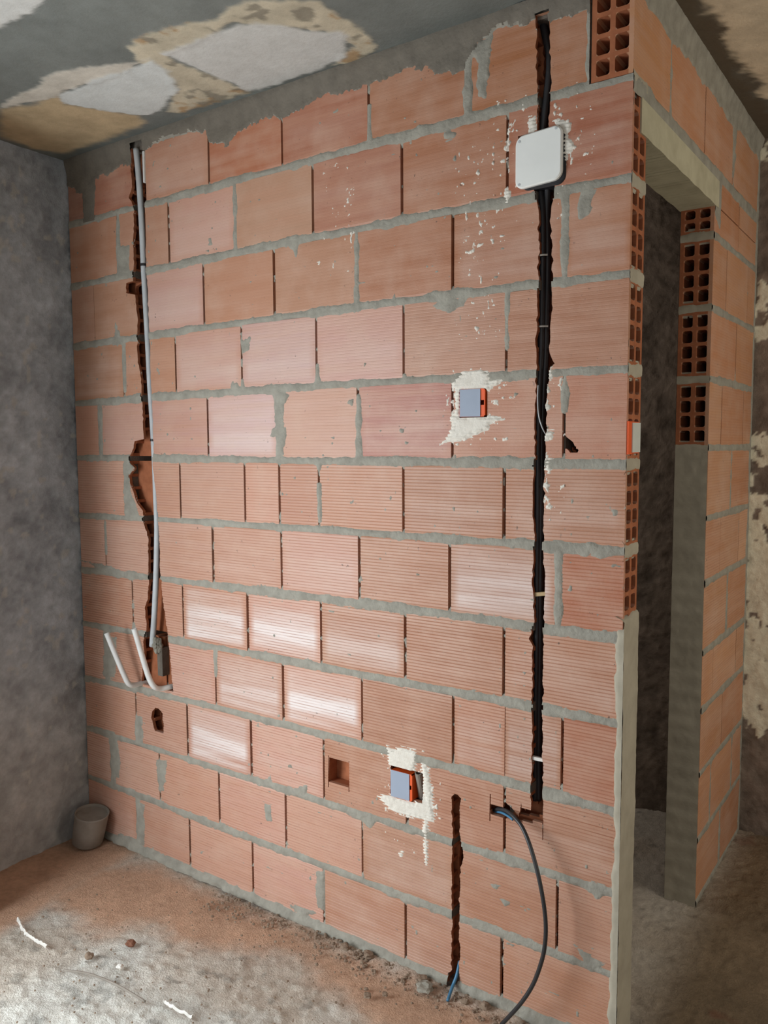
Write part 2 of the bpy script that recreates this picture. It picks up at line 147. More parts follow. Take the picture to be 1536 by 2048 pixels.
# ---------------------------------------------------------------- helpers
def lin(r, g, b):
    f = lambda c: (c / 255 / 12.92) if c / 255 <= 0.04045 else ((c / 255 + 0.055) / 1.055) ** 2.4
    return np.array((f(r), f(g), f(b)))

def hash2(ix, iy, seed):
    v = np.sin(ix * 127.1 + iy * 311.7 + seed * 74.7) * 43758.5453
    return v - np.floor(v)

def vnoise(x, y, seed=0):
    ix = np.floor(x); iy = np.floor(y); fx = x - ix; fy = y - iy
    fx = fx * fx * (3 - 2 * fx); fy = fy * fy * (3 - 2 * fy)
    a = hash2(ix, iy, seed); b = hash2(ix + 1, iy, seed); c = hash2(ix, iy + 1, seed); d = hash2(ix + 1, iy + 1, seed)
    return (a + (b - a) * fx) * (1 - fy) + (c + (d - c) * fx) * fy

def fbm(x, y, seed=0, octv=4):
    t = 0; amp = 0.5; tot = 0
    for o in range(octv):
        t = t + amp * vnoise(x * 2 ** o, y * 2 ** o, seed + o * 7.3); tot += amp; amp *= 0.55
    return t / tot - 0.5       # about -.5 .. .5

def sdf(px, py, poly):
    """signed distance, positive inside"""
    P = np.array(poly)[:, :2]; n = len(P)
    d = np.full(px.shape, 1e9); inside = np.zeros(px.shape, bool)
    for i in range(n):
        ax, ay = P[i]; bx, by = P[(i + 1) % n]
        ex, ey = bx - ax, by - ay
        t = np.clip(((px - ax) * ex + (py - ay) * ey) / (ex * ex + ey * ey + 1e-12), 0, 1)
        d = np.minimum(d, (px - ax - t * ex) ** 2 + (py - ay - t * ey) ** 2)
        if abs(ey) > 1e-12:
            c = ((ay > py) != (by > py)) & (px < ex * (py - ay) / ey + ax)
            inside ^= c
    d = np.sqrt(d)
    return np.where(inside, d, -d)

def sstep(a, b, x):
    t = np.clip((x - a) / (b - a), 0, 1)
    return t * t * (3 - 2 * t)

def link(name, verts, faces, mat, parent=None, smooth=False, colors=None):
    me = bpy.data.meshes.new(name)
    me.from_pydata(verts, [], faces)
    if smooth:
        me.polygons.foreach_set('use_smooth', [True] * len(me.polygons))
    if colors is not None:
        ca = me.color_attributes.new('Col', 'FLOAT_COLOR', 'POINT')
        c4 = np.ones((len(verts), 4), np.float32); c4[:, :3] = colors
        ca.data.foreach_set('color', c4.ravel())
    me.materials.append(mat)
    o = bpy.data.objects.new(name, me)
    COL.objects.link(o)
    if parent is not None:
        o.parent = parent
    return o

def tag(o, label, cat, group=None):
    o['label'] = label; o['category'] = cat
    if group: o['group'] = group
    return o

def empty(name, loc, label, cat, group=None):
    o = bpy.data.objects.new(name, None); COL.objects.link(o); o.location = loc
    o.empty_display_size = 0.05
    return tag(o, label, cat, group)

def heightfield(us, vs, H, mapper, keep=None, cols=None):
    """grid -> verts, faces, colours; keep is a mask per cell"""
    nu, nv = len(us), len(vs)
    U, V = np.meshgrid(us, vs, indexing='ij')
    P = np.stack(mapper(U, V, H), -1).reshape(-1, 3)
    I = np.arange(nu * nv).reshape(nu, nv)
    Q = np.stack([I[:-1, :-1], I[1:, :-1], I[1:, 1:], I[:-1, 1:]], -1)
    if keep is not None: Q = Q[keep]
    Q = Q.reshape(-1, 4)
    used = np.zeros(nu * nv, bool); used[Q.ravel()] = True
    idx = np.cumsum(used) - 1
    C = None if cols is None else cols.reshape(-1, 3)[used]
    return P[used].tolist(), idx[Q].tolist(), C

class Geo:
    def __init__(self): self.v = []; self.f = []; self.m = {}
    def quad(self, a, b, c, d, m=0):
        n = len(self.v); self.v += [a, b, c, d]
        if m: self.m[len(self.f)] = m
        self.f.append((n, n + 1, n + 2, n + 3))
    def box(self, x0, x1, y0, y1, z0, z1, j=0.0, rnd=random):
        n = len(self.v)
        for z in (z0, z1):
            for x, y in ((x0, y0), (x1, y0), (x1, y1), (x0, y1)):
                self.v.append((x + rnd.uniform(-j, j), y + rnd.uniform(-j, j), z + rnd.uniform(-j, j)))
        for q in ((0, 3, 2, 1), (4, 5, 6, 7), (0, 1, 5, 4), (1, 2, 6, 5), (2, 3, 7, 6), (3, 0, 4, 7)):
            self.f.append(tuple(n + i for i in q))

def resample(pts, n):
    P = [Vector(p) for p in pts]; out = []
    for i in range(len(P) - 1):
        p0 = P[max(i - 1, 0)]; p1 = P[i]; p2 = P[i + 1]; p3 = P[min(i + 2, len(P) - 1)]
        for k in range(n):
            t = k / n
            out.append(0.5 * ((2 * p1) + (p2 - p0) * t + (2 * p0 - 5 * p1 + 4 * p2 - p3) * t * t + (3 * p1 - p0 - 3 * p2 + p3) * t ** 3))
    out.append(P[-1]); return out

def tube(pts, rad, seg=12, n=6, hollow_end=False, rib=0.0):
    P = resample(pts, n); V = []; F = []
    tang = [(P[min(i + 1, len(P) - 1)] - P[max(i - 1, 0)]).normalized() for i in range(len(P))]
    a = tang[0].orthogonal().normalized()
    for i, p in enumerate(P):
        t = tang[i]; a = (a - t * a.dot(t)).normalized(); b = t.cross(a)
        r = rad(i / (len(P) - 1)) if callable(rad) else rad
        r += rib * (i % 2)
        for k in range(seg):
            w = 2 * math.pi * k / seg
            V.append(tuple(p + a * (r * math.cos(w)) + b * (r * math.sin(w))))
    for i in range(len(P) - 1):
        for k in range(seg):
            F.append((i * seg + k, i * seg + (k + 1) % seg, (i + 1) * seg + (k + 1) % seg, (i + 1) * seg + k))
    F.append(tuple(range(seg))[::-1])
    m = (len(P) - 1) * seg
    if not hollow_end:
        F.append(tuple(m + k for k in range(seg)))
    else:
        n1 = len(V); p = P[-1]; c = sum((Vector(V[m + k]) for k in range(seg)), Vector()) / seg
        for k in range(seg): V.append(tuple(c + (Vector(V[m + k]) - c) * 0.78))
        n2 = len(V)
        for k in range(seg): V.append(tuple(Vector(V[n1 + k]) - tang[-1] * 0.03))
        for k in range(seg):
            k2 = (k + 1) % seg
            F.append((m + k, m + k2, n1 + k2, n1 + k)); F.append((n1 + k, n1 + k2, n2 + k2, n2 + k))
        F.append(tuple(n2 + k for k in range(seg)))
    return V, F

# ---------------------------------------------------------------- materials
def new_mat(name):
    m = bpy.data.materials.new(name); m.use_nodes = True
    nt = m.node_tree; b = nt.nodes['Principled BSDF']
    return m, nt, b
def N(nt, kind, **kw):
    n = nt.nodes.new(kind)
    for k, v in kw.items(): setattr(n, k, v)
    return n
def math_node(nt, op, a, b=None, clamp=False):
    n = N(nt, 'ShaderNodeMath', operation=op, use_clamp=clamp)
    for i, v in enumerate((a, b)):
        if v is None: continue
        if isinstance(v, (int, float)): n.inputs[i].default_value = v
        else: nt.links.new(v, n.inputs[i])
    return n.outputs[0]
def mix(nt, fac, a, b, blend='MIX'):
    n = N(nt, 'ShaderNodeMix', data_type='RGBA', blend_type=blend)
    for sock, v in ((n.inputs[0], fac), (n.inputs[6], a), (n.inputs[7], b)):
        if hasattr(v, 'is_linked'): nt.links.new(v, sock)
        elif isinstance(v, (int, float)): sock.default_value = v
        else: sock.default_value = (*v, 1)
    return n.outputs[2]
def noise(nt, vec, scale, detail=3, rough=0.55):
    n = N(nt, 'ShaderNodeTexNoise'); n.inputs['Scale'].default_value = scale
    n.inputs['Detail'].default_value = detail; n.inputs['Roughness'].default_value = rough
    if vec is not None: nt.links.new(vec, n.inputs['Vector'])
    return n.outputs['Fac']
def ramp(nt, fac, p0, p1):
    n = N(nt, 'ShaderNodeMapRange'); n.inputs['From Min'].default_value = p0; n.inputs['From Max'].default_value = p1
    nt.links.new(fac, n.inputs['Value']); return n.outputs[0]
def bump(nt, b, height, strength, dist):
    n = N(nt, 'ShaderNodeBump'); n.inputs['Strength'].default_value = strength; n.inputs['Distance'].default_value = dist
    nt.links.new(height, n.inputs['Height']); nt.links.new(n.outputs[0], b.inputs['Normal'])

RIB = 0.0086
def brick_material(name='fired_clay', axis='XYZ'):
    m, nt, b = new_mat(name)
    tc = N(nt, 'ShaderNodeTexCoord'); geo = N(nt, 'ShaderNodeNewGeometry'); oi = N(nt, 'ShaderNodeObjectInfo')
    pos = geo.outputs['Position']
    sep = N(nt, 'ShaderNodeSeparateXYZ'); nt.links.new(tc.outputs['Object'], sep.inputs[0])
    gen = N(nt, 'ShaderNodeSeparateXYZ'); nt.links.new(tc.outputs['Generated'], gen.inputs[0])
    along = gen.outputs[0] if axis == 'XYZ' else gen.outputs[1]
    # streaks that run along the extrusion of the brick
    mp = N(nt, 'ShaderNodeMapping'); nt.links.new(pos, mp.inputs['Vector'])
    mp.inputs['Scale'].default_value = (2.2, 2.2, 26)
    streak = noise(nt, mp.outputs[0], 1.6, 4)
    mott = noise(nt, pos, 9, 5)
    fine = noise(nt, pos, 220, 2)
    col = mix(nt, ramp(nt, streak, 0.32, 0.68), oi.outputs['Color'], (0.54, 0.29, 0.19))
    band = ramp(nt, noise(nt, mp.outputs[0], 0.55, 2), 0.50, 0.66)
    col = mix(nt, math_node(nt, 'MULTIPLY', band, 0.22), col, lin(226, 196, 178))
    col = mix(nt, 0.40, col, oi.outputs['Color'])
    col = mix(nt, math_node(nt, 'MULTIPLY', ramp(nt, mott, 0.45, 0.7), 0.35), col, (0.62, 0.42, 0.32))
    # ridge glare put into the colour: scraped grooves painted deeper, fading with height
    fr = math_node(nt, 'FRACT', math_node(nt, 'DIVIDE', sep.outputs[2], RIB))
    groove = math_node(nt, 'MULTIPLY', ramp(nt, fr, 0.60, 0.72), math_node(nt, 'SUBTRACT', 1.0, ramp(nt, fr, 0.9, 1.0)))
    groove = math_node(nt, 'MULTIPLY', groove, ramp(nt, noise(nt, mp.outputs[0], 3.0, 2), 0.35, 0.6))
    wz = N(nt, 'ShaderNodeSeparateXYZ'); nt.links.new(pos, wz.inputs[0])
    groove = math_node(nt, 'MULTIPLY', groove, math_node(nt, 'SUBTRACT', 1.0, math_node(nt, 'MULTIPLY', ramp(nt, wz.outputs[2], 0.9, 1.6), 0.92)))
    # salt bloom in the middle of some bricks (amount = alpha of the object colour)
    def edge(s, w):
        return math_node(nt, 'MULTIPLY', ramp(nt, s, 0.02, w), ramp(nt, math_node(nt, 'SUBTRACT', 1.0, s), 0.02, w))
    bloom = math_node(nt, 'MULTIPLY', edge(along, 0.09), edge(gen.outputs[2], 0.12))
    bloom = math_node(nt, 'MULTIPLY', bloom, ramp(nt, noise(nt, mp.outputs[0], 0.8, 2), 0.25, 0.60))
    low = math_node(nt, 'ADD', 0.35, math_node(nt, 'MULTIPLY', math_node(nt, 'SUBTRACT', 1.0, ramp(nt, gen.outputs[2], 0.45, 0.8)), 0.65))
    bloom = math_node(nt, 'MULTIPLY', math_node(nt, 'MULTIPLY', bloom, low), oi.outputs['Alpha'], True)
    col = mix(nt, bloom, col, lin(236, 226, 222))
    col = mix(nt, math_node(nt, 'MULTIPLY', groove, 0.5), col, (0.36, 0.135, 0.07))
    # specks of dirt
    sp = ramp(nt, noise(nt, pos, 95, 2), 0.655, 0.70)
    sp = math_node(nt, 'MULTIPLY', sp, ramp(nt, noise(nt, pos, 13, 2), 0.56, 0.64))
    col = mix(nt, math_node(nt, 'MULTIPLY', sp, 0.75), col, (0.10, 0.065, 0.05))
    nt.links.new(col, b.inputs['Base Color'])
    b.inputs['Roughness'].default_value = 0.48
    b.inputs['Specular IOR Level'].default_value = 0.42
    bump(nt, b, math_node(nt, 'ADD', fine, math_node(nt, 'MULTIPLY', mott, 1.5)), 0.35, 0.0012)
    return m

def plain(name, c, rough=0.6, var=0.25, scale=30, bump_s=0.2, dist=0.001, spec=0.3, dark=None, metal=0):
    m, nt, b = new_mat(name)
    pos = N(nt, 'ShaderNodeNewGeometry').outputs['Position']
    n1 = noise(nt, pos, scale, 4)
    c = np.array(c); d = np.array(dark) if dark is not None else c * 0.6
    col = mix(nt, math_node(nt, 'MULTIPLY', ramp(nt, n1, 0.35, 0.7), var), c, d)
    nt.links.new(col, b.inputs['Base Color'])
    b.inputs['Roughness'].default_value = rough; b.inputs['Specular IOR Level'].default_value = spec
    b.inputs['Metallic'].default_value = metal
    bump(nt, b, noise(nt, pos, scale * 5, 3), bump_s, dist)
    return m

def attr_mat(name, rough=0.9, var=0.3, scale=60, bump_s=0.5, dist=0.002, spec=0.15):
    m, nt, b = new_mat(name)
    pos = N(nt, 'ShaderNodeNewGeometry').outputs['Position']
    at = N(nt, 'ShaderNodeAttribute', attribute_name='Col')
    n1 = noise(nt, pos, scale, 5, 0.65)
    dk = mix(nt, 1.0, at.outputs['Color'], (0.55, 0.53, 0.50), 'MULTIPLY')
    col = mix(nt, math_node(nt, 'MULTIPLY', ramp(nt, n1, 0.38, 0.68), var), at.outputs['Color'], dk)
    nt.links.new(col, b.inputs['Base Color'])
    b.inputs['Roughness'].default_value = rough; b.inputs['Specular IOR Level'].default_value = spec
    bump(nt, b, noise(nt, pos, scale * 3, 4, 0.7), bump_s, dist)
    return m

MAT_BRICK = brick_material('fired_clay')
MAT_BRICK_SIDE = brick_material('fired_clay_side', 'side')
MAT_FRESH = plain('fresh_broken_clay', lin(172, 108, 76), 0.85, 0.5, 40, 0.4, 0.001, 0.12, lin(128, 76, 52))
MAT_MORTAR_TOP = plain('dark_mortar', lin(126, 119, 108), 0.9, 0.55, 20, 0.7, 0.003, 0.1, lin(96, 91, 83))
MAT_MORTAR = plain('cement_mortar', lin(164, 160, 148), 0.9, 0.55, 26, 0.7, 0.003, 0.1, lin(122, 118, 108))
MAT_FILL = plain('joint_mortar', lin(120, 112, 102), 0.95, 0.5, 40, 0.6, 0.003, 0.1)
MAT_PLASTER = plain('white_plaster', lin(232, 226, 214), 0.85, 0.3, 60, 0.6, 0.002, 0.1, lin(196, 184, 168))
MAT_COAT = plain('smooth_cement', lin(180, 172, 154), 0.9, 0.5, 14, 0.5, 0.002, 0.1, lin(146, 138, 122))
MAT_LINTEL = plain('cast_concrete', lin(192, 186, 160), 0.9, 0.5, 18, 0.5, 0.002, 0.1, lin(156, 148, 124))
MAT_COVER = plain('ivory_plastic', lin(242, 243, 238), 0.45, 0.12, 12, 0.03, 0.0005, 0.4)
MAT_BLACKP = plain('black_plastic', lin(40, 39, 42), 0.42, 0.2, 40, 0.05, 0.0005, 0.45)
MAT_CABLE = plain('black_rubber', lin(46, 46, 48), 0.4, 0.2, 40, 0.05, 0.0005, 0.5)
MAT_ORANGE = plain('orange_plastic', lin(232, 92, 32), 0.5, 0.15, 30, 0.03, 0.0005, 0.4)
MAT_CARD = plain('blue_grey_card', lin(160, 170, 186), 0.6, 0.12, 25, 0.03, 0.0005, 0.3)
MAT_CARDW = plain('pale_card', lin(205, 208, 200), 0.6, 0.12, 25, 0.03, 0.0005, 0.3)
MAT_PVC = plain('grey_pvc', lin(196, 200, 202), 0.45, 0.35, 18, 0.05, 0.0005, 0.4, lin(150, 152, 152))
MAT_PVCW = plain('white_pvc', lin(222, 222, 218), 0.45, 0.25, 22, 0.05, 0.0005, 0.4)
MAT_WOOD = plain('pale_wood', lin(190, 165, 125), 0.7, 0.4, 80, 0.2, 0.0005, 0.2)
MAT_BLUE = plain('blue_cable_sheath', lin(70, 125, 160), 0.4, 0.2, 40, 0.05, 0.0005, 0.5)
MAT_POT = plain('dusty_grey_plastic', lin(150, 142, 132), 0.85, 0.5, 22, 0.3, 0.001, 0.15, lin(118, 108, 98))
MAT_DIRT = plain('red_brick_dust', lin(132, 92, 74), 0.95, 0.5, 40, 0.6, 0.003, 0.1)
MAT_STONE = plain('rubble_crumbs', lin(150, 132, 114), 0.95, 0.6, 50, 0.5, 0.002, 0.1, lin(108, 88, 74))
MAT_SCRAP = plain('white_scrap', lin(226, 222, 214), 0.8, 0.25, 60, 0.3, 0.001, 0.2)
MAT_FLOOR = attr_mat('rough_floor', 0.85, 0.45, 55, 1.0, 0.007, 0.25)
MAT_CEIL = attr_mat('old_ceiling', 0.92, 0.22, 30, 0.5, 0.003, 0.1)
MAT_WALL_L = attr_mat('grey_render', 0.95, 0.35, 36, 0.8, 0.004, 0.1)
MAT_WALL_R = attr_mat('flaking_render', 0.95, 0.35, 36, 0.7, 0.004, 0.1)

# ---------------------------------------------------------------- cut outs
class Cut:
    def __init__(self, name, lr):
        self.name = name
        l = sorted((z, x) for x, z in lr[0]); r = sorted((z, x) for x, z in lr[1])
        self.lz = np.array([a[0] for a in l]); self.lx = np.array([a[1] for a in l])
        self.rz = np.array([a[0] for a in r]); self.rx = np.array([a[1] for a in r])
        self.z0 = 0.5 * (self.lz[0] + self.rz[0]); self.z1 = 0.5 * (self.lz[-1] + self.rz[-1])
        if name.startswith('chase_l') and name != 'chase_low' or name == 'chase_main': self.z1 = max(self.z1, 2.447)
        self.xa = self.lx.min(); self.xb = self.rx.max()
        self.deep = name in ('chase_main', 'chase_low', 'slot', 'slot2', 'slot3', 'hole', 'notch')
        self.kerf = name.startswith('kerf')
        sd = sum(map(ord, name))
        self.js = 0.0 if (self.kerf or name.startswith('box') or name == 'square') else 0.0035
        self.sd = sd
    def jit(self, z, k):
        z = np.asarray(z, float)
        return self.js * 2 * (vnoise(z * 90, z * 0 + k, self.sd) - 0.5) + self.js * (vnoise(z * 30, z * 0 + k, self.sd + 3) - 0.5)
    def span(self, z):
        return np.interp(z, self.lz, self.lx) + self.jit(z, 1.5), np.interp(z, self.rz, self.rx) + self.jit(z, 7.5)
ALLCUTS = [Cut(k, v) for k, v in CUTS.items()]

def spans(x0, x1, z, cuts, zm):
    iv = [(x0, x1)]
    for c in cuts:
        if not (c.z0 < zm < c.z1): continue
        a, b = c.span(min(max(z, c.z0), c.z1)); a = float(a); b = float(b)
        out = []
        for p, q in iv:
            if b <= p or a >= q: out.append((p, q)); continue
            if a > p: out.append((p, a))
            if b < q: out.append((b, q))
        iv = out
    return iv

def plate(G, x0, x1, z0, z1, y0, y1, cuts, rib, mp, base=None, inner=False, thin=False):
    """slab between depths y0 (front, ribbed) and y1, minus cuts"""
    zb = z0 if base is None else base
    lv = {z0, z1}
    if rib > 0:
        k = 0
        while zb + k * RIB < z1:
            for f in (0, 0.62, 0.81):
                z = zb + (k + f) * RIB
                if z0 + 5e-4 < z < z1 - 5e-4: lv.add(z)
            k += 1
    for c in cuts:
        for z in (c.z0, c.z1):
            if z0 + 5e-4 < z < z1 - 5e-4: lv.add(z - 2e-5); lv.add(z + 2e-5)
        if c.js > 0 and not rib:
            for z in np.arange(max(z0, c.z0), min(z1, c.z1), 0.006): lv.add(float(z))
    lv = sorted(lv)
    def yf(z):
        if rib <= 0: return y0
        f = ((z - zb) / RIB) % 1.0
        if z >= z1 - 1e-6 or z <= z0 + 1e-6: return y0 + 0.0012
        return y0 + (rib if abs(f - 0.81) < 0.05 else 0.0)
    prev = None
    for i in range(len(lv) - 1):
        za, zc = lv[i], lv[i + 1]
        if zc - za < 1e-6: continue
        zm = 0.5 * (za + zc)
        sa = spans(x0, x1, za, cuts, zm); sb = spans(x0, x1, zc, cuts, zm)
        if len(sa) != len(sb): sa = sb = spans(x0, x1, zm, cuts, zm)
        gap = zc - za < 1e-4
        for (a0, a1), (b0, b1) in zip(sa, sb):
            ya, yb = yf(za), yf(zc)
            G.quad(mp(a0, ya, za), mp(a1, ya, za), mp(b1, yb, zc), mp(b0, yb, zc), int(inner))
            if gap: continue
            G.quad(mp(a0, y1, za), mp(a0, ya, za), mp(b0, yb, zc), mp(b0, y1, zc), int(inner or a0 > x0))
            G.quad(mp(a1, ya, za), mp(a1, y1, za), mp(b1, y1, zc), mp(b1, yb, zc), int(inner or a1 < x1))
            G.quad(mp(a1, y1, za), mp(a0, y1, za), mp(b0, y1, zc), mp(b1, y1, zc), int(thin))
            edge_lo = i == 0 or any(abs(za - c.z0) < 1e-4 or abs(za - c.z1) < 1e-4 for c in cuts)
            edge_hi = i == len(lv) - 2 or any(abs(zc - c.z0) < 1e-4 or abs(zc - c.z1) < 1e-4 for c in cuts)
            if edge_lo: G.quad(mp(a0, ya, za), mp(a0, y1, za), mp(a1, y1, za), mp(a1, ya, za))
            if edge_hi: G.quad(mp(b0, yb, zc), mp(b1, yb, zc), mp(b1, y1, zc), mp(b0, y1, zc))

D1, D2, D3, D4 = 0.011, 0.0415, 0.0535, 0.084
def hollow(G, x0, x1, z0, z1, cuts, rib, mp, y0, rnd, rows=4, ends=()):
    """clay block: plates and webs leave two by `rows` cells that run along x"""
    real = [c for c in cuts if not c.kerf]
    zq = (z0 + z1) / 2
    deep = [c for c in real if c.deep or (c.name == 'chase_left' and (zq > 1.55 or 0.95 < zq < 1.3))]
    plate(G, x0, x1, z0, z1, y0, D1, cuts, rib, mp, thin=True)
    plate(G, x0, x1, z0, z1, D2, D3, deep, 0, mp, inner=True, thin=True)
    plate(G, x0, x1, z0, z1, D4, T, [], 0, mp, inner=True)
    wt = 0.010
    pitch = (z1 - z0 - wt) / rows
    for k in range(rows + 1):
        zl = z0 + k * pitch; zh = zl + wt
        for ya, yb, cs in ((D1, D2, real), (D3, D4, deep)):
            for a, b in spans(x0, x1, (zl + zh) / 2, cs, (zl + zh) / 2):
                ja = 0 if a == x0 else rnd.uniform(-0.001, 0.006)
                jb = 0 if b == x1 else rnd.uniform(-0.001, 0.006)
                if b - jb <= a + ja: continue
                p = [mp(x, y, z) for z in (zl, zh) for x, y in ((a + ja, ya), (b - jb, ya), (b - jb, yb), (a + ja, yb))]
                n = len(G.v); G.v += p
                for q in ((0, 3, 2, 1), (4, 5, 6, 7), (0, 1, 5, 4), (1, 2, 6, 5), (2, 3, 7, 6), (3, 0, 4, 7)):
                    G.m[len(G.f)] = 1; G.f.append(tuple(n + i for i in q))
    # rounded cell corners where an end of the block is in view
    for e in ends:
        xa, xb = (x0 + 0.0005, x0 + 0.06) if e == 0 else (x1 - 0.06, x1 - 0.0005)
        r = 0.006
        for k in range(rows):
            zl = z0 + k * pitch + wt; zh = z0 + (k + 1) * pitch
            for ya, yb in ((D1, D2), (D3, D4)):
                for cy, cz, sy, sz in ((ya, zl, 1, 1), (yb, zl, -1, 1), (ya, zh, 1, -1), (yb, zh, -1, -1)):
                    tri = ((cy, cz), (cy + sy * r, cz), (cy + sy * r * 0.3, cz + sz * r * 0.3), (cy, cz + sz * r))
                    n = len(G.v)
                    for x in (xa, xb):
                        for y, z in tri: G.v.append(mp(x, y, z))
                    G.f += [(n, n + 1, n + 2, n + 3), (n + 4, n + 7, n + 6, n + 5), (n + 1, n + 2, n + 6, n + 5), (n + 2, n + 3, n + 7, n + 6)]

def localise(G, origin):
    return [(x - origin[0], y - origin[1], z - origin[2]) for x, y, z in G.v]

# ---------------------------------------------------------------- floor
def axis(lo, a, b, hi, step, coarse=0.12):
    l = list(np.arange(lo, a - 1e-6, coarse)) + list(np.arange(a, b, step)) + list(np.arange(b, hi + 1e-6, coarse))
    return np.array(l)
xs = axis(-0.12, 0.0, 2.55, 4.4, 0.007); ys = axis(-3.0, -0.86, 1.36, 1.42, 0.007)
U, V = np.meshgrid(xs, ys, indexing='ij')
red = sdf(U, V, FLOORP['red']) + 0.10 * fbm(U * 7, V * 7, 11) + 0.05 * fbm(U * 30, V * 30, 12)
m_red = sstep(-0.06, 0.07, red)
strip = sstep(0.34, 0.24, U + 0.10 * V + 0.04 * fbm(U * 9, V * 9, 13))
m_red = np.maximum(m_red, strip * (U < 0.6))
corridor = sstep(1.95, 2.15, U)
c_grey = lin(226, 223, 214) * (1 + 0.35 * fbm(U * 9, V * 9, 14))[..., None]
c_tan = lin(200, 178, 156)
c_red = lin(214, 174, 146)
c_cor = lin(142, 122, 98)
t1 = sstep(-0.18, 0.18, fbm(U * 4, V * 4, 15))[..., None]
far = sstep(1.0, 1.9, U)[..., None]
C = c_grey * (1 - 0.5 * t1) + c_tan * 0.5 * t1
C = C * (1 - 0.5 * far) + c_tan * 0.5 * far
C = C * (1 - m_red[..., None]) + c_red * (1 + 0.3 * fbm(U * 14, V * 14, 16))[..., None] * m_red[..., None]
dkp = sstep(0.13, 0.26, fbm(U * 22, V * 22, 17, 5))[..., None]
C = C * (1 - 0.35 * dkp * (1 - m_red[..., None])) 
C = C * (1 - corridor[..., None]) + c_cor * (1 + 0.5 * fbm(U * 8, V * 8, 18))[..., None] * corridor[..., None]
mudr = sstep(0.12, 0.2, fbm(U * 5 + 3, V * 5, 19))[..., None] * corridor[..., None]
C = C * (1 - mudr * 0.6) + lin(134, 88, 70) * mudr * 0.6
H = 0.014 * fbm(U * 5, V * 5, 20) + (0.010 * fbm(U * 26, V * 26, 21, 4) + 0.022 * np.maximum(fbm(U * 60, V * 60, 22, 3) - 0.06, 0) - 0.020 * np.maximum(fbm(U * 48, V * 48, 24, 3) - 0.14, 0)) * (1 - 0.75 * m_red)
H += 0.018 * np.exp(-((V + 0.02) / 0.05) ** 2) * sstep(0.9, 1.6, U) * (U < 2.05) * (0.6 + fbm(U * 16, V * 16, 23))
H += 0.030 * sstep(0.25, 0.9, V) * sstep(1.4, 1.9, U) - 0.004
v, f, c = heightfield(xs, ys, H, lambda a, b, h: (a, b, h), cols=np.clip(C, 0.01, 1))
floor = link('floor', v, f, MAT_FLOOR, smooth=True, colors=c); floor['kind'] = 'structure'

# ---------------------------------------------------------------- ceiling
def ceil_z(x): return CEIL_Z + 0.034 * sstep(1.7, 2.05, np.asarray(x, float))
xs = axis(-0.12, 0.0, 2.6, 4.4, 0.007); ys = axis(-3.0, -0.85, 1.36, 1.42, 0.007)
U, V = np.meshgrid(xs, ys, indexing='ij')
n1 = fbm(U * 12, V * 12, 31, 5); n2 = fbm(U * 45, V * 45, 32, 4)
ang = fbm((U + V) * 6, (U - V) * 40, 33, 3)
def cmask(k, amp=0.05, soft=0.006): return sstep(-soft, soft, sdf(U, V, CEIL[k]) + amp * n1 + 0.022 * n2 + 0.012 * ang)
C = lin(126, 131, 127) * (1 + 0.35 * fbm(U * 5, V * 5, 34, 4) + 0.25 * n1)[..., None]
relief = 0.003 * n1
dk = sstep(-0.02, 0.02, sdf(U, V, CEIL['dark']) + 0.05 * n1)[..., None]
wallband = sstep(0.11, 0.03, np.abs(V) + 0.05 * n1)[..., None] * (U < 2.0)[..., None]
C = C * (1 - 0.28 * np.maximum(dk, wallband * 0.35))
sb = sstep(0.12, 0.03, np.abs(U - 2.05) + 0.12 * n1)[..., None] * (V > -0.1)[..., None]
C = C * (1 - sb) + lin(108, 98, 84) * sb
for k, colr, amp, soft, lift in (('beige', lin(196, 176, 142), 0.035, 0.02, .001), ('cream1', lin(198, 190, 168), 0.045, 0.008, .002), ('edge1', lin(206, 202, 190), 0.03, 0.007, .002),
                           ('white2', lin(212, 218, 216), 0.03, 0.007, .002), ('white1', lin(206, 208, 204), 0.02, 0.008, .002), ('white3', lin(206, 208, 204), 0.04, 0.008, .002), ('right', lin(234, 222, 198), 0.09, 0.014, .002)):
    mk = cmask(k, amp, soft)
    stain = 0.12 * fbm(U * 16, V * 16, 36, 4) if k.startswith('white') else 0.45 * fbm(U * 20, V * 20, 37, 4)
    C = C * (1 - mk[..., None]) + (colr * (1 + stain)[..., None]) * mk[..., None]
    relief = relief - lift * mk
    if k.startswith('cream'):
        oc = sstep(0.10, 0.2, fbm(U * 14, V * 14, 38, 4)) * mk
        C = C * (1 - 0.7 * oc[..., None]) + lin(168, 130, 84) * 0.7 * oc[..., None]
        gy = sstep(0.12, 0.2, fbm(U * 18, V * 18, 39, 4)) * mk
        C = C * (1 - 0.7 * gy[..., None]) + lin(122, 118, 106) * 0.7 * gy[..., None]
Z = ceil_z(U) + relief
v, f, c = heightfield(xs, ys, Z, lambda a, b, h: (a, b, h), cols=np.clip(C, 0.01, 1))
ceiling = link('ceiling', v, f, MAT_CEIL, smooth=True, colors=c); ceiling['kind'] = 'structure'

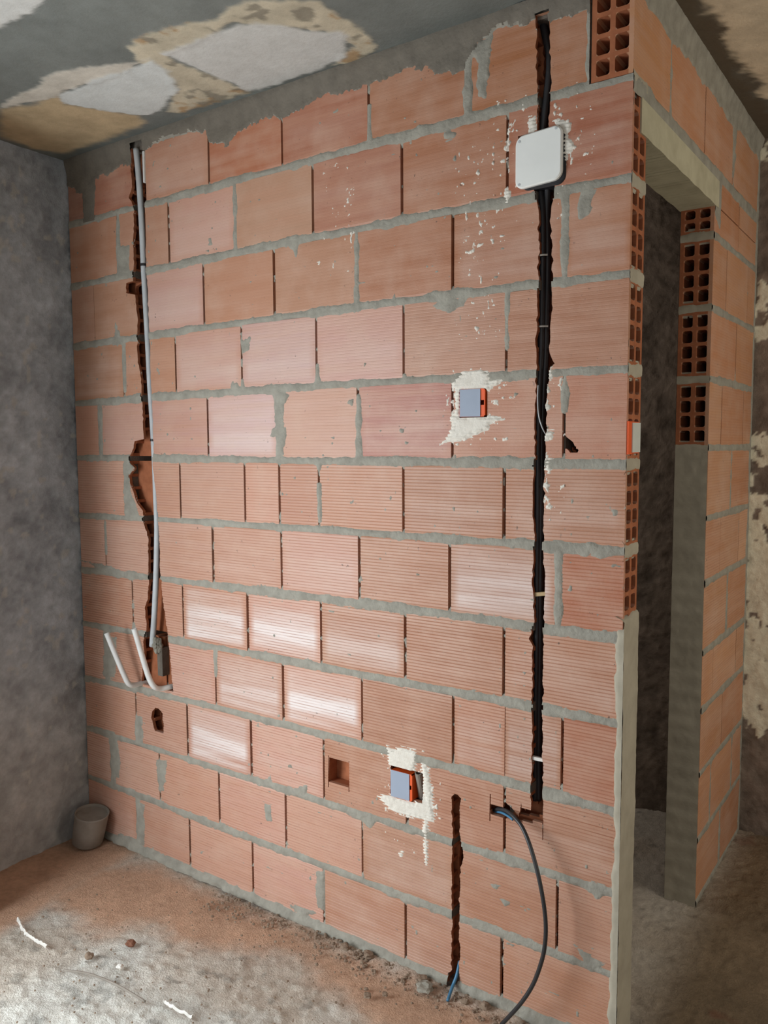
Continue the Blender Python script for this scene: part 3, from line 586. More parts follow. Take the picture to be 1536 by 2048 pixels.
# ---------------------------------------------------------------- left wall (grey render) with an unseen block added to shade the floor strip
ys = axis(-0.62, -0.62, 0.0, 1.40, 0.007); zs = np.arange(-0.03, 2.53, 0.007)
U, V = np.meshgrid(ys, zs, indexing='ij')
n1 = fbm(U * 5, V * 5, 41, 5); n2 = fbm(U * 24, V * 24, 42, 5); n3 = fbm(U * 90, V * 90, 43, 3)
C = lin(168, 175, 182) * (1 + 0.8 * n1 + 0.8 * n2 + 0.3 * n3)[..., None]
warm = (sstep(0.9, 0.2, V) * 0.7)[..., None]
C = C * (1 - warm) + lin(168, 164, 158) * (1 + 0.8 * n1 + 0.5 * n2)[..., None] * warm
spk = sstep(0.245, 0.29, fbm(U * 34, V * 26, 44, 2) + 0.10 * fbm(U * 4, V * 4, 46, 2))[..., None]
C = C * (1 - 0.5 * spk) + lin(196, 194, 186) * 0.5 * spk
H = 0.008 * n1 + 0.011 * n2 + 0.006 * n3
v, f, c = heightfield(ys, zs, H - 0.003, lambda a, b, h: (h, a, b), cols=np.clip(C, 0.02, 1))
wall_left = link('wall_left', v, f, MAT_WALL_L, smooth=True, colors=c); wall_left['kind'] = 'structure'
g = Geo(); g.box(-0.15, 0.25, -1.10, -0.60, -0.02, 2.52)
link('shade_block', g.v, g.f, MAT_COAT, parent=wall_left)

# ---------------------------------------------------------------- rear wall, seen through the doorway and past the side wall
xs = axis(0.0, 1.5, 2.7, 4.4, 0.007); zs = np.arange(-0.02, 2.56, 0.007)
U, V = np.meshgrid(xs, zs, indexing='ij')
n1 = fbm(U * 9, V * 9, 51, 5); n2 = fbm(U * 30, V * 30, 52, 5); n3 = fbm(U * 95, V * 95, 53, 3)
C = lin(138, 124, 112) * (1 + 0.9 * n1 + 0.8 * n2)[..., None]
pale = sstep(0.00, 0.03, 1.7 * n1 + 0.5 * n2 + 0.05 + 0.30 * sstep(0.4, 0.6, V) * sstep(1.45, 1.1, V) - 0.28 * sstep(1.5, 1.75, V) - 0.35 * sstep(0.75, 0.25, V)) * (U > 2.0)
hole = sstep(0.20, 0.24, fbm(U * 42, V * 36, 54, 2)) 
pale = pale * (1 - hole)
C = C * (1 - pale[..., None]) + lin(238, 232, 208) * (1 + 0.3 * n2)[..., None] * pale[..., None]
H = 0.010 * n1 + 0.008 * n2 + 0.006 * n3 + 0.003 * pale
v, f, c = heightfield(xs, zs, H, lambda a, b, h: (a, YB - h, b), cols=np.clip(C, 0.02, 1))
wall_rear = link('wall_rear', v, f, MAT_WALL_R, smooth=True, colors=c); wall_rear['kind'] = 'structure'
# far right wall of the room, outside the picture
g = Geo(); g.box(4.30, 4.40, -3.0, 1.42, -0.02, 2.56)
wall_right_far = link('wall_far', g.v, g.f, MAT_COAT); wall_right_far['kind'] = 'structure'

# ---------------------------------------------------------------- main brick wall
rnd = random.Random(5)
bedf = [(np.array([a[0] for a in b]), np.array([a[1] for a in b])) for b in BEDS]
def bed_z(k, x): return np.interp(x, *bedf[k])          # k = 0 (below the top course) .. 11 (floor)
GAP = 0.0085
G = Geo()
G.box(0, L - 0.004, T - 0.001, T + 0.004, 0, 2.49)       # scratch coat on the hidden side
def fill_bed(k):
    xsb = np.linspace(0, L - 0.002, 40)
    for a, b in zip(xsb[:-1], xsb[1:]):
        z = float(bed_z(k, (a + b) / 2))
        for p, q in spans(a, b, z, [c for c in ALLCUTS if not c.kerf], z):
            if q - p > 0.001: G.box(p, q, 0.006, T, z - GAP - 0.003, z + GAP + 0.003)
for k in range(11): fill_bed(k)
for c_i, js in enumerate(JOINTS):
    for x, kind in js:
        zt = float(bed_z(c_i - 1, x)) if c_i else 2.46
        zb = float(bed_z(c_i, x))
        wd = 0.006 + (float(kind[1:]) / 2 if len(kind) > 1 else 0)
        dep = 0.003 if len(kind) > 1 else (0.045 if kind == 'o' else 0.014)
        for z in np.arange(zb, zt, 0.03):
            zh = min(z + 0.03, zt)
            for p, q in spans(x - wd, x + wd, (z + zh) / 2, [c for c in ALLCUTS if not c.kerf], (z + zh) / 2):
                if q - p > 0.001: G.box(p, q, dep, T, z, zh)
G.box(0.0, L - 0.1, 0.012, T, 2.44, 2.50)
wall_back = link('wall_back', G.v, G.f, MAT_FILL); wall_back['kind'] = 'structure'

HUES = [(192, 138, 108), (194, 144, 118), (186, 132, 102), (198, 150, 126), (190, 140, 110), (192, 134, 104)]
HUES_PALE = [(206, 158, 136), (204, 154, 132), (210, 166, 146), (200, 148, 124), (208, 160, 142)]  # paler, pinker picks for the lower left put its sheen into the colour
BLOOM = {(7, 2): .95, (7, 3): .8, (7, 4): .35, (8, 4): .9, (8, 3): .5, (8, 2): .15, (9, 2): .9, (6, 6): .5, (6, 4): .12, (4, 3): .3, (3, 3): .22, (3, 2): .2, (9, 3): .15, (1, 2): .15, (7, 6): .15, (8, 7): .3, (8, 6): .2, (2, 2): .2}
TINT = {(0, 0): (160, 108, 90), (0, 1): (174, 112, 90), (0, 2): (196, 142, 116), (0, 3): (178, 108, 76), (0, 4): (180, 112, 84), (0, 5): (178, 118, 84), (0, 6): (188, 122, 80), (1, 3): (198, 154, 126), (1, 4): (186, 126, 102), (1, 5): (182, 120, 86), (1, 6): (176, 104, 74), (4, 3): (218, 182, 176), (4, 4): (210, 166, 146), (3, 3): (212, 172, 162), (3, 4): (206, 160, 146), (4, 2): (206, 160, 146), (1, 2): (206, 158, 140), (2, 2): (208, 162, 148), (3, 2): (206, 160, 144), (4, 5): (198, 134, 118), (4, 6): (198, 138, 110), (2, 5): (188, 126, 92), (2, 6): (188, 124, 88), (2, 7): (186, 124, 88), (3, 6): (188, 130, 98), (3, 7): (190, 126, 92), (4, 7): (190, 122, 92), (4, 8): (184, 114, 84), (6, 7): (192, 120, 88), (8, 8): (190, 122, 92)}  # brick colours; left-centre ones are paled and greyed to paint in the sheen
for ci, js in enumerate(JOINTS):
    edges = [(0.002, 'm0')] + js + [(L, 'o')]
    if ci == 0: edges = [(0.002, 'm0')] + js            # the corner block of the top course belongs to the side wall
    for bi in range(len(edges) - 1):
        (xa, ka), (xb, kb) = edges[bi], edges[bi + 1]
        ga = 0.0 if bi == 0 else (0.0012 if ka == 't' else 0.0042 + (float(ka[1:]) / 2 - 0.003 if len(ka) > 1 else 0))
        gb = 0.0 if (kb == 'o' and xb == L) else (0.0012 if kb == 't' else 0.0042 + (float(kb[1:]) / 2 - 0.003 if len(kb) > 1 else 0))
        x0 = xa + ga + rnd.uniform(-.0008, .0008); x1 = xb - gb + (0 if xb == L else rnd.uniform(-.0008, .0008))
        xm = (x0 + x1) / 2
        z1 = (float(bed_z(ci - 1, xm)) - GAP if ci else 2.446 + rnd.uniform(-.004, .003)) + rnd.uniform(-.0012, .0012)
        z0 = float(bed_z(ci, xm)) + GAP + rnd.uniform(-.0012, .0012)
        cuts = [c for c in ALLCUTS if c.xa < x1 + 0.004 and c.xb > x0 - 0.004 and c.z0 < z1 and c.z1 > z0]
        y0 = rnd.uniform(-.0012, .0012)
        rib = 0.00012 if ci < 3 else (0.0003 if ci < 5 else (0.0008 if ci < 7 else 0.0012))
        G = Geo(); mp = lambda x, y, z: (x, y, z)
        if cuts or xb == L:
            hollow(G, x0, x1, z0, z1, cuts, rib, mp, y0, rnd, 4, (1,) if xb == L else ())
        else:
            plate(G, x0, x1, z0, z1, y0, T, [], rib, mp)
        org = (x0, 0, z0)
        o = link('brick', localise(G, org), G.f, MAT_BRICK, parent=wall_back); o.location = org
        if G.m:
            o.data.materials.append(MAT_FRESH)
            for k_ in G.m: o.data.polygons[k_].material_index = 1
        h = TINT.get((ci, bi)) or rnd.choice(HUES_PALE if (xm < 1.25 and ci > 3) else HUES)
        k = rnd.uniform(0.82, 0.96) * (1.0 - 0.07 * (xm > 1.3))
        cc = lin(*h) * k
        o.color = (*cc, BLOOM.get((ci, bi), max(0.0, rnd.uniform(-.10, .12))))

# mortar that shows on the face: beds, joints, smears, all one crust
step = 0.004
xs = np.arange(0.0, L + 0.003, step); zs = np.arange(0.0, 2.482, step)
U, V = np.meshgrid(xs, zs, indexing='ij')
n_lo = fbm(U * 7, V * 9, 61, 3); n_md = fbm(U * 28, V * 34, 62, 4); n_hi = fbm(U * 110, V * 110, 63, 2)
rough = 0.0022 * n_md + 0.0018 * n_hi
S = np.full(U.shape, -0.05)
for k in range(12):
    zc = bed_z(k, U)
    half = (0.0105 if k < 11 else 0.024) + 0.014 * np.maximum(n_lo, -0.25) + 0.012 * n_md + 0.005 * n_hi
    drop = 0.003 * fbm(U * 5 + k * 9, U * 0 + k, 64, 3)
    S = np.maximum(S, half - np.abs(V - zc - drop))
for ci, js in enumerate(JOINTS):
    for x, kind in js:
        zt = float(bed_z(ci - 1, x)) if ci else 2.46
        zb = float(bed_z(ci, x))
        band = (V > zb - 0.005) & (V < zt + 0.005) & (np.abs(U - x) < 0.06)
        if len(kind) > 1:
            s_ = float(kind[1:]) / 2 + 0.003 + 0.014 * n_md + 0.010 * np.maximum(n_lo, 0) - np.abs(U - x)
        elif kind == 'p':
            gate = fbm(V * 9 + x * 31, V * 0 + x * 17, 65, 3)
            s_ = np.where(gate > 0.0, 0.005 + 0.010 * n_md + 0.02 * gate, -0.05) - np.abs(U - x - 0.002)
        else:
            continue
        S = np.where(band, np.maximum(S, s_), S)
for poly in SMEARS:
    P = np.array(poly); bx = (U > P[:, 0].min() - .05) & (U < P[:, 0].max() + .05) & (V > P[:, 1].min() - .05) & (V < P[:, 1].max() + .05)
    s_ = sdf(U[bx], V[bx], poly) + 0.016 * n_md[bx] + 0.008 * n_hi[bx]
    S[bx] = np.maximum(S[bx], s_)
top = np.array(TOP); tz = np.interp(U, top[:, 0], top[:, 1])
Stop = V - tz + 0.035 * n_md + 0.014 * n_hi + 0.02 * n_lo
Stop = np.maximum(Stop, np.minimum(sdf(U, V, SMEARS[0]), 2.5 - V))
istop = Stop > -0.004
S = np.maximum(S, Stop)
dots = fbm(U * 60, V * 60, 66, 2) - 0.39 + 0.10 * np.maximum(fbm(U * 6, V * 6, 67, 2), 0)
S = np.maximum(S, np.minimum(dots * 0.06, 0.003))
Hm = np.clip(S * 0.55, -0.006, 0.0016) + np.where(S > 0.001, rough, 0) + 0.0008 * sstep(0.0, 0.01, S)
Hm += np.where(V > 2.42, 0.010 * sstep(2.42, 2.475, V), 0)
Hm += np.where(V < 0.05, 0.012 * sstep(0.05, 0.0, V) * (0.7 + n_md), 0)
cell = lambda A: np.maximum(np.maximum(A[:-1, :-1], A[1:, :-1]), np.maximum(A[1:, 1:], A[:-1, 1:]))
keep = cell(Hm) > -0.0042
uc = 0.25 * (U[:-1, :-1] + U[1:, :-1] + U[1:, 1:] + U[:-1, 1:]); vc = 0.25 * (V[:-1, :-1] + V[1:, :-1] + V[1:, 1:] + V[:-1, 1:])
incut = np.zeros(uc.shape, bool)
for c_ in ALLCUTS:
    if c_.kerf: continue
    a, b = c_.span(vc)
    incut |= (vc > c_.z0) & (vc < c_.z1) & (uc > a) & (uc < b)
kk = keep & ~incut & (uc < L - 0.001)
kk &= ~((uc > L - 0.098) & (vc > 2.262))
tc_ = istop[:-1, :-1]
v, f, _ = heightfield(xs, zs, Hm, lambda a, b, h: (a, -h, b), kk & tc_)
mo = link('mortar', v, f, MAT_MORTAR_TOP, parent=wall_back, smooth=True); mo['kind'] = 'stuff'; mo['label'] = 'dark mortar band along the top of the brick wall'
v, f, _ = heightfield(xs, zs, Hm, lambda a, b, h: (a, -h, b), kk & ~tc_)
mo = link('mortar', v, f, MAT_MORTAR, parent=wall_back, smooth=True); mo['kind'] = 'stuff'; mo['label'] = 'grey mortar squeezed out of the joints and smeared over the bricks'

g = Geo(); sq_ = [c for c in ALLCUTS if c.name == 'square'][0]
g.box(sq_.xa - .006, sq_.xa - .0005, .010, .043, sq_.z0 - .004, sq_.z1 + .004, .0006); g.box(sq_.xb + .0005, sq_.xb + .006, .010, .043, sq_.z0 - .004, sq_.z1 + .004, .0006)
g.box(sq_.xa - .004, sq_.xb + .004, .010, .043, sq_.z0 - .006, sq_.z0 - .0005, .0006)
link('recess_lining', g.v, g.f, MAT_FRESH, parent=wall_back)
# white plaster smears round the boxes
def plaster(polys, x0, x1, z0, z1, seed, dens=None, amp=0.010, comb=0.003):
    xs = np.arange(x0, x1, 0.0022); zs = np.arange(z0, z1, 0.0022)
    U, V = np.meshgrid(xs, zs, indexing='ij')
    a = fbm(U * 40, V * 55, seed, 4); b_ = fbm(U * 140, V * 180, seed + 3, 3)
    S = np.full(U.shape, -0.05)
    for p in polys: S = np.maximum(S, sdf(U, V, p) + amp * a + 0.008 * b_ + comb * np.cos(2 * math.pi * V / RIB) - 0.002)
    if dens is not None:
        d = fbm(U * 95, V * 80, seed + 5, 3) - 0.34 + dens(U, V)
        S = np.maximum(S, np.minimum(d * 0.05, 0.004))
    # thin coats catch only on the ridges of the bricks
    ridge = 0.0016 * np.cos(2 * math.pi * V / RIB) * (S < 0.009)
    H = np.clip(S * 0.5 , -0.005, 0.0022) + np.where(S > 0, 0.0035 * (a + b_) * 0.5 + ridge * 0.5, 0) + 0.0016
    keep = cell(H) > -0.0022
    uc = 0.5 * (U[:-1, :-1] + U[1:, 1:]); vc = 0.5 * (V[:-1, :-1] + V[1:, 1:])
    for c_ in ALLCUTS:
        if c_.kerf: continue
        l, r = c_.span(vc); keep &= ~((vc > c_.z0) & (vc < c_.z1) & (uc > l) & (uc < r))
    v, f, _ = heightfield(xs, zs, H, lambda a, b, h: (a, -h, b), keep)
    o = link('plaster_smear', v, f, MAT_PLASTER, parent=wall_back, smooth=True)
    o['label'] = 'white plaster smear'
plaster(PLASTER['high'], 1.555, 1.77, 1.45, 1.66, 71, lambda u, v: 0.10 * np.exp(-((u - 1.66) / .07) ** 2 - ((v - 1.55) / .07) ** 2), comb=0.002)
plaster(PLASTER['low'], 1.35, 1.56, 0.32, 0.64, 72, lambda u, v: 0.08 * np.exp(-((u - 1.46) / .06) ** 2 - ((v - 1.45) / .07) ** 2))
plaster(PLASTER['junction'], 1.70, 1.96, 1.98, 2.28, 73, lambda u, v: 0.13 * np.exp(-((u - 1.83) / .11) ** 2 - ((v - 2.14) / .10) ** 2), comb=0.0008)
plaster(PLASTER['strip'], 1.83, 1.90, 1.28, 1.72, 74, lambda u, v: 0.20 * np.exp(-((u - 1.852) / .008) ** 2) * sstep(1.72, 1.6, v))
plaster([], 1.15, 1.30, 1.93, 2.25, 75, lambda u, v: 0.10 * np.exp(-((u - 1.27) / .018) ** 2 - ((v - 2.10) / .10) ** 2))
plaster([], 1.60, 1.74, 1.72, 2.20, 76, lambda u, v: 0.09 * np.exp(-((u - 1.665) / .022) ** 2))

# cement coat that squares up the lower part of the wall end
xs_ = np.arange(-0.004, T + 0.004, 0.006); zs_ = np.arange(0.0, 1.09, 0.006)
U, V = np.meshgrid(xs_, zs_, indexing='ij')
H = 0.006 + 0.005 * fbm(U * 14, V * 5, 81, 4) + 0.003 * fbm(U * 60, V * 40, 82, 3)
edge_z = 1.066 + 0.12 * (U - 0.04) + 0.02 * fbm(U * 30, V * 0, 83, 3)
H = H - 0.03 * sstep(-0.004, 0.012, V - edge_z)
v, f, _ = heightfield(xs_, zs_, H, lambda a, b, h: (L + h, a, b), cell(H) > -0.004)
coat = link('cement_coat', v, f, MAT_COAT, parent=wall_back, smooth=True)
xs_ = np.arange(L - 0.045, L + 0.010, 0.005)
U, V = np.meshgrid(xs_, zs_, indexing='ij')
H = -0.006 + 0.0105 * sstep(0, 0.012, U - (L - 0.018) + 0.018 * fbm(U * 8, V * 9, 84, 4) + 0.010 * fbm(U * 8, V * 40, 85, 2)) + 0.003 * fbm(U * 60, V * 50, 86, 3)
H = H - 0.03 * sstep(-0.02, 0.01, V - 1.055 - 0.02 * fbm(U * 30, V * 20, 87, 3))
v, f, _ = heightfield(xs_, zs_, H, lambda a, b, h: (a, -h, b), (cell(H) > -0.004) & (0.5 * (V[:-1, :-1] + V[1:, 1:]) < 1.045))
link('cement_edge', v, f, MAT_COAT, parent=wall_back, smooth=True)
# mortar on the wall end between the courses
for k in range(0, 6):
    z = float(bed_z(k, L))
    zs_ = np.arange(z - 0.024, z + 0.024, 0.004); xs_ = np.arange(0.0, T + 0.001, 0.005)
    U, V = np.meshgrid(xs_, zs_, indexing='ij')
    H = np.clip((0.014 + 0.012 * fbm(U * 40, V * 20, 90 + k, 3) - np.abs(V - z)) * 0.5, -0.006, 0.002) + 0.002 * fbm(U * 120, V * 120, 95, 2)
    v, f, _ = heightfield(xs_, zs_, H, lambda a, b, h: (L + h, a, b), cell(H) > -0.004)
    o = link('mortar', v, f, MAT_COAT, parent=wall_back, smooth=True); o['kind'] = 'stuff'

# ---------------------------------------------------------------- side wall with the doorway
mps = lambda s, d, z: (L - d, s, z)
SBEDS = [0.030, 0.235, 0.445, 0.645, 0.825, 1.040, 1.237, 1.448, 1.652, 1.860, 2.068, 2.155]
SJN = [[1.03], [.88, 1.18], [1.011], [.87, 1.20], [1.037], [.922, 1.191], [1.04], [.888, 1.197], [1.062], [.902, 1.209], [1.051]]
G = Geo()
G.box(L - T - .003, L - T + .004, YJ + .006, YB, 0, 2.5)
for k in range(11):
    z = SBEDS[k]; G.box(L - T + .004, L - .006, YJ + .003, YB, z - .012, z + .012)
    for s in SJN[k]: G.box(L - T + .004, L - .010, s - .008, s + .008, z, SBEDS[k + 1])
G.box(L - T + .004, L - .006, 0.004, YB, 2.222, 2.264); G.box(L - T + .004, L - .006, 0.006, YB, 2.452, 2.515)
TOPJ = [0.2777, 0.6057, 0.9424]
for s in TOPJ: G.box(L - T + .004, L - .010, s - .008, s + .008, 2.25, 2.46)
wall_right = link('wall_right', G.v, G.f, MAT_FILL); wall_right['kind'] = 'structure'
SHUES = [(194, 138, 98), (188, 132, 94), (198, 144, 106), (190, 130, 92)]
def side_brick(s0, s1, z0, z1, ends, rows=4):
    G = Geo(); y0 = rnd.uniform(-.001, .001)
    if ends: hollow(G, s0, s1, z0, z1, [], 0.0006, mps, y0, rnd, rows, ends)
    else: plate(G, s0, s1, z0, z1, y0, T, [], 0.0006, mps)
    org = (L, s0, z0)
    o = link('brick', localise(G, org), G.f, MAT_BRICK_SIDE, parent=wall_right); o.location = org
    if G.m:
        o.data.materials.append(MAT_FRESH)
        for k_ in G.m: o.data.polygons[k_].material_index = 1
    o.color = (*(lin(*rnd.choice(SHUES)) * rnd.uniform(.92, 1.06)), max(0, rnd.uniform(-.1, .06)))
for k in range(11):
    z0, z1 = SBEDS[k] + .008, SBEDS[k + 1] - (.008 if k < 10 else .0)
    e = [YJ] + SJN[k] + [YB - .004]
    for i in range(len(e) - 1):
        side_brick(e[i] + (0 if i == 0 else .003), e[i + 1] - .003, z0, z1, (0,) if (i == 0 and k >= 7) else (), 4 if k < 10 else 2)
for a_, b_ in ((.785, 1.045), (1.057, YB - .004)): side_brick(a_, b_, 2.158, 2.238, ())
e = [0.0] + TOPJ + [YB - .004]
for i in range(len(e) - 1):
    side_brick(e[i] + (0 if i == 0 else .003), e[i + 1] - .003, 2.262, 2.452, (0,) if i == 0 else ())
# mortar crust on the face of the side wall
ys_ = np.arange(0.0, YB, 0.005); zs_ = np.arange(0.0, 2.522, 0.005)
U, V = np.meshgrid(ys_, zs_, indexing='ij')
n_lo = fbm(U * 7, V * 9, 101, 3); n_md = fbm(U * 28, V * 34, 102, 4); n_hi = fbm(U * 100, V * 100, 103, 2)
S = np.full(U.shape, -0.05)
for z in SBEDS[:11]: S = np.maximum(S, 0.010 + 0.010 * n_lo + 0.010 * n_md - np.abs(V - z))
for k in range(11):
    for s in SJN[k]:
        band = (V > SBEDS[k] - .004) & (V < SBEDS[k + 1] + .004)
        wj = 0.006 if (k in (1, 6, 4, 0)) else -0.004
        S = np.where(band, np.maximum(S, wj + 0.014 * n_md + .02 * np.maximum(n_lo, 0) - np.abs(U - s)), S)
S = np.maximum(S, np.where(U < 9, 0.016 + .012 * n_lo + .01 * n_md - np.abs(V - 2.243), -0.05))
S = np.maximum(S, V - 2.440 + .05 * n_lo + .03 * n_md)
S = np.maximum(S, np.where(V > 2.25, 0.030 + .03 * n_md - np.abs(U - 0.955) - .12 * (2.46 - V), -.05))
S = np.maximum(S, np.where(V > 2.25, 0.004 + .014 * n_md - np.abs(U - 0.277), -.05))
S = np.maximum(S, sdf(U, V, [(0.715, 2.145), (0.80, 2.10), (0.81, 2.26), (0.715, 2.26)]) + .02 * n_md)
S = np.maximum(S, sdf(U, V, [(0.03, 2.26), (0.0, 2.235), (0.10, 2.20), (0.20, 2.235), (0.12, 2.27)]) + .012 * n_md)
S = np.maximum(S, U - 1.325 + .03 * n_lo + .02 * n_md)
Hs = np.clip(S * .5, -.006, .0022) + np.where(S > .001, .002 * n_md + .0015 * n_hi, 0) + np.where(V > 2.46, .012 * sstep(2.46, 2.515, V), 0)
uc = .5 * (U[:-1, :-1] + U[1:, 1:]); vc = .5 * (V[:-1, :-1] + V[1:, 1:])
kk = (cell(Hs) > -.0042) & ((uc > YJ + .001) | (vc > 2.225))
v, f, _ = heightfield(ys_, zs_, Hs, lambda a, b, h: (L + h, a, b), kk)
o = link('mortar', v, f, MAT_MORTAR, parent=wall_right, smooth=True); o['kind'] = 'stuff'; o['label'] = 'grey mortar in the joints and along the top of the side wall'
# mortar on the jamb: beds between the open blocks and a coat lower down
xs_ = np.arange(L - T, L + .001, 0.005); zs_ = np.arange(0.02, 2.16, 0.005)
U, V = np.meshgrid(xs_, zs_, indexing='ij')
n_md = fbm(U * 40, V * 34, 111, 4); n_lo = fbm(U * 9, V * 12, 112, 3)
S = np.full(U.shape, -.05)
for z in SBEDS[7:11]: S = np.maximum(S, 0.0115 + .008 * n_md + .004 * n_lo - np.abs(V - z))
S = np.maximum(S, 1.452 - V + .012 * n_md)
cells_ = np.cos(2 * math.pi * (V - .03) / .0495) * 0.5 + 0.5
Hj = np.clip(S * .5, -.006, .003) + np.where(S > .001, .004 * n_lo + .003 * n_md, 0)
Hj -= np.where(V < 1.42, 0.0022 * cells_ * (0.7 + n_lo), 0)
v, f, _ = heightfield(xs_, zs_, Hj, lambda a, b, h: (a, YJ - h, b), cell(Hj) > -.0042)
o = link('cement_coat', v, f, MAT_COAT, parent=wall_right, smooth=True)
# lintel over the doorway
xs_ = np.linspace(0, 1, 40)
G = Geo()
for i in range(39):
    a, b = 0.050 + xs_[i] * 0.715, 0.050 + xs_[i + 1] * 0.715
    G.box(L - T - .004, L + .004, a, b, 2.150 + .001 * math.sin(i), 2.226, 0)
lin_o = link('lintel', G.v, G.f, MAT_LINTEL, parent=wall_right)
lin_o['label'] = 'pale concrete lintel over the doorway'

# ---------------------------------------------------------------- junction box
def rounded(x0, x1, z0, z1, r, y0, y1, seg=6, bev=0.003, pts=None):
    ring = []
    for cx, cz, a0 in ((x1 - r, z1 - r, 0), (x0 + r, z1 - r, 90), (x0 + r, z0 + r, 180), (x1 - r, z0 + r, 270)):
        for k in range(seg + 1):
            a = math.radians(a0 + 90 * k / seg); ring.append((cx, cz, math.cos(a), math.sin(a)))
    V = []; n = len(ring)
    for y, rr in ((y1, r), (y0 + bev, r), (y0, r - bev)):
        for cx, cz, c, s in ring: V.append((cx + rr * c, y, cz + rr * s))
    F = []
    for l in range(2):
        for k in range(n): F.append((l * n + k, l * n + (k + 1) % n, (l + 1) * n + (k + 1) % n, (l + 1) * n + k))
    F.append(tuple(2 * n + k for k in range(n))); F.append(tuple(range(n))[::-1])
    return V, F
e0 = empty('junction_box', (1.826, 0.0, 2.12), 'white square junction box lid with rounded corners over the main chase', 'junction box')
def under(o, e): o.parent = e; o.matrix_parent_inverse = Matrix.Translation(-e.location); return o
V_, F_ = rounded(1.770, 1.886, 2.0625, 2.1835, 0.020, -0.014, -0.004)
# the lid hangs slightly askew
V_ = [(x, y, z + (x - 1.826) * 0.06) for x, y, z in V_]
under(link('cover', V_, F_, MAT_COVER), e0)
V_, F_ = rounded(1.781, 1.892, 2.056, 2.178, 0.020, -0.004, 0.040)  # black body, set right and low so its edge draws the lid's shadow gap
under(link('box_body', V_, F_, MAT_BLACKP), e0)
for sx, sz in ((1.781, 2.170), (1.872, 2.176), (1.781, 2.072)):
    G = Geo(); n = 8
    G.v = [(sx + .0035 * math.cos(2 * math.pi * k / n), -0.0146, sz + (sx - 1.826) * .06 + .0035 * math.sin(2 * math.pi * k / n)) for k in range(n)] + [(sx, -0.0150, sz + (sx - 1.826) * .06)]
    G.f = [(k, (k + 1) % n, n) for k in range(n)]
    under(link('screw', G.v, G.f, MAT_PVC), e0)

# ---------------------------------------------------------------- switch boxes
def switch_box(loc, label, x0, x1, z0, z1, front, lip):
    """orange wall box closed by a card plate; the card leaves the right cheek of the box in view"""
    e = empty('switch_box', loc, label, 'electrical box')
    G = Geo(); w = 0.0025
    G.box(x0, x0 + w, front, .040, z0, z1); G.box(x1 - w, x1, front, .040, z0, z1)
    G.box(x0, x1, front, .040, z0, z0 + w); G.box(x0, x1, front, .040, z1 - w, z1); G.box(x0, x1, .038, .041, z0, z1)
    # rim with a notch half way up
    zm = (z0 + z1) / 2
    G.box(x1 - lip, x1 - w, front + .001, front + .004, z0 + w, zm - .006); G.box(x1 - lip, x1 - w, front + .001, front + .004, zm + .006, z1 - w)
    under(link('housing', G.v, G.f, MAT_ORANGE), e)
    G = Geo(); G.box(x0 + .001, x1 - lip, front - .0015, front + .001, z0 + .0005, z1 - .0005, .0006)
    under(link('cover_card', G.v, G.f, MAT_CARD), e)
    return e
switch_box((1.652, 0, 1.565), 'orange switch box behind a grey card cover, at mid height left of the main chase', 1.6165, 1.6885, 1.5312, 1.6005, -0.004, .013)
e = switch_box((1.435, 0, 0.525), 'orange socket box behind a pale blue card cover, low on the wall in white plaster', 1.4005, 1.4715, 0.488, 0.564, -0.004, .009)
V_, F_ = tube([(1.484, .030, .485), (1.484, .022, .52), (1.485, .012, .555), (1.487, .004, .573)], 0.0105, 12, 4, True)
under(link('conduit_stub', V_, F_, MAT_POT), e)
# box in the end of the wall
e = empty('switch_box', (L, .045, 1.475), 'orange switch box with a white cover in the end face of the brick wall', 'electrical box')
G = Geo(); G.box(L - .035, L + .005, .001, .028, 1.438, 1.512, .0006); G.box(L - .035, L + .003, .080, .083, 1.440, 1.512)
G.box(L - .035, L + .003, .001, .083, 1.440, 1.443); G.box(L - .035, L + .003, .001, .083, 1.5095, 1.512); G.box(L - .037, L - .034, .001, .083, 1.440, 1.512)
under(link('housing', G.v, G.f, MAT_ORANGE), e)
G = Geo(); G.box(L + .003, L + .0065, .024, .080, 1.4425, 1.5095, .0006)
under(link('cover_card', G.v, G.f, MAT_CARDW), e)

# ---------------------------------------------------------------- pipes, conduits and cables
e = empty('grey_conduit', PIPE[8], 'long grey plastic conduit standing in the broken chase on the left', 'conduit')
V_, F_ = tube(PIPE, lambda t: 0.0100, 14, 6)
under(link('pipe', V_, F_, MAT_PVC, smooth=True), e)
for z in (2.064, 1.487):
    P = resample(PIPE, 8); c = min(P, key=lambda q: abs(q.z - z))
    V_, F_ = tube([(c.x, c.y, c.z - .004), (c.x, c.y, c.z), (c.x, c.y, c.z + .004)], .0118, 14, 2)
    under(link('strap', V_, F_, MAT_BLACKP), e)
G = Geo(); a, b = STRIPW; G.box(a[0] - .004, a[0] + .006, -.004, .006, b[2], a[2], .0012)
o = link('offcut_strip', G.v, G.f, MAT_PVCW); tag(o, 'short white plastic strip wedged beside the top of the grey conduit', 'plastic strip')
V_, F_ = tube(BEND_A, .0092, 14, 6, True)
o = link('bent_pipe', V_, F_, MAT_PVCW, smooth=True); tag(o, 'white bent pipe stub sticking out of the wall, the left one of the two', 'pipe', 'white bent pipe stubs')
V_, F_ = tube(BEND_B, .0092, 14, 6, True)
o = link('bent_pipe', V_, F_, MAT_PVCW, smooth=True); tag(o, 'white bent pipe stub sticking out of the wall, the right one of the two', 'pipe', 'white bent pipe stubs')
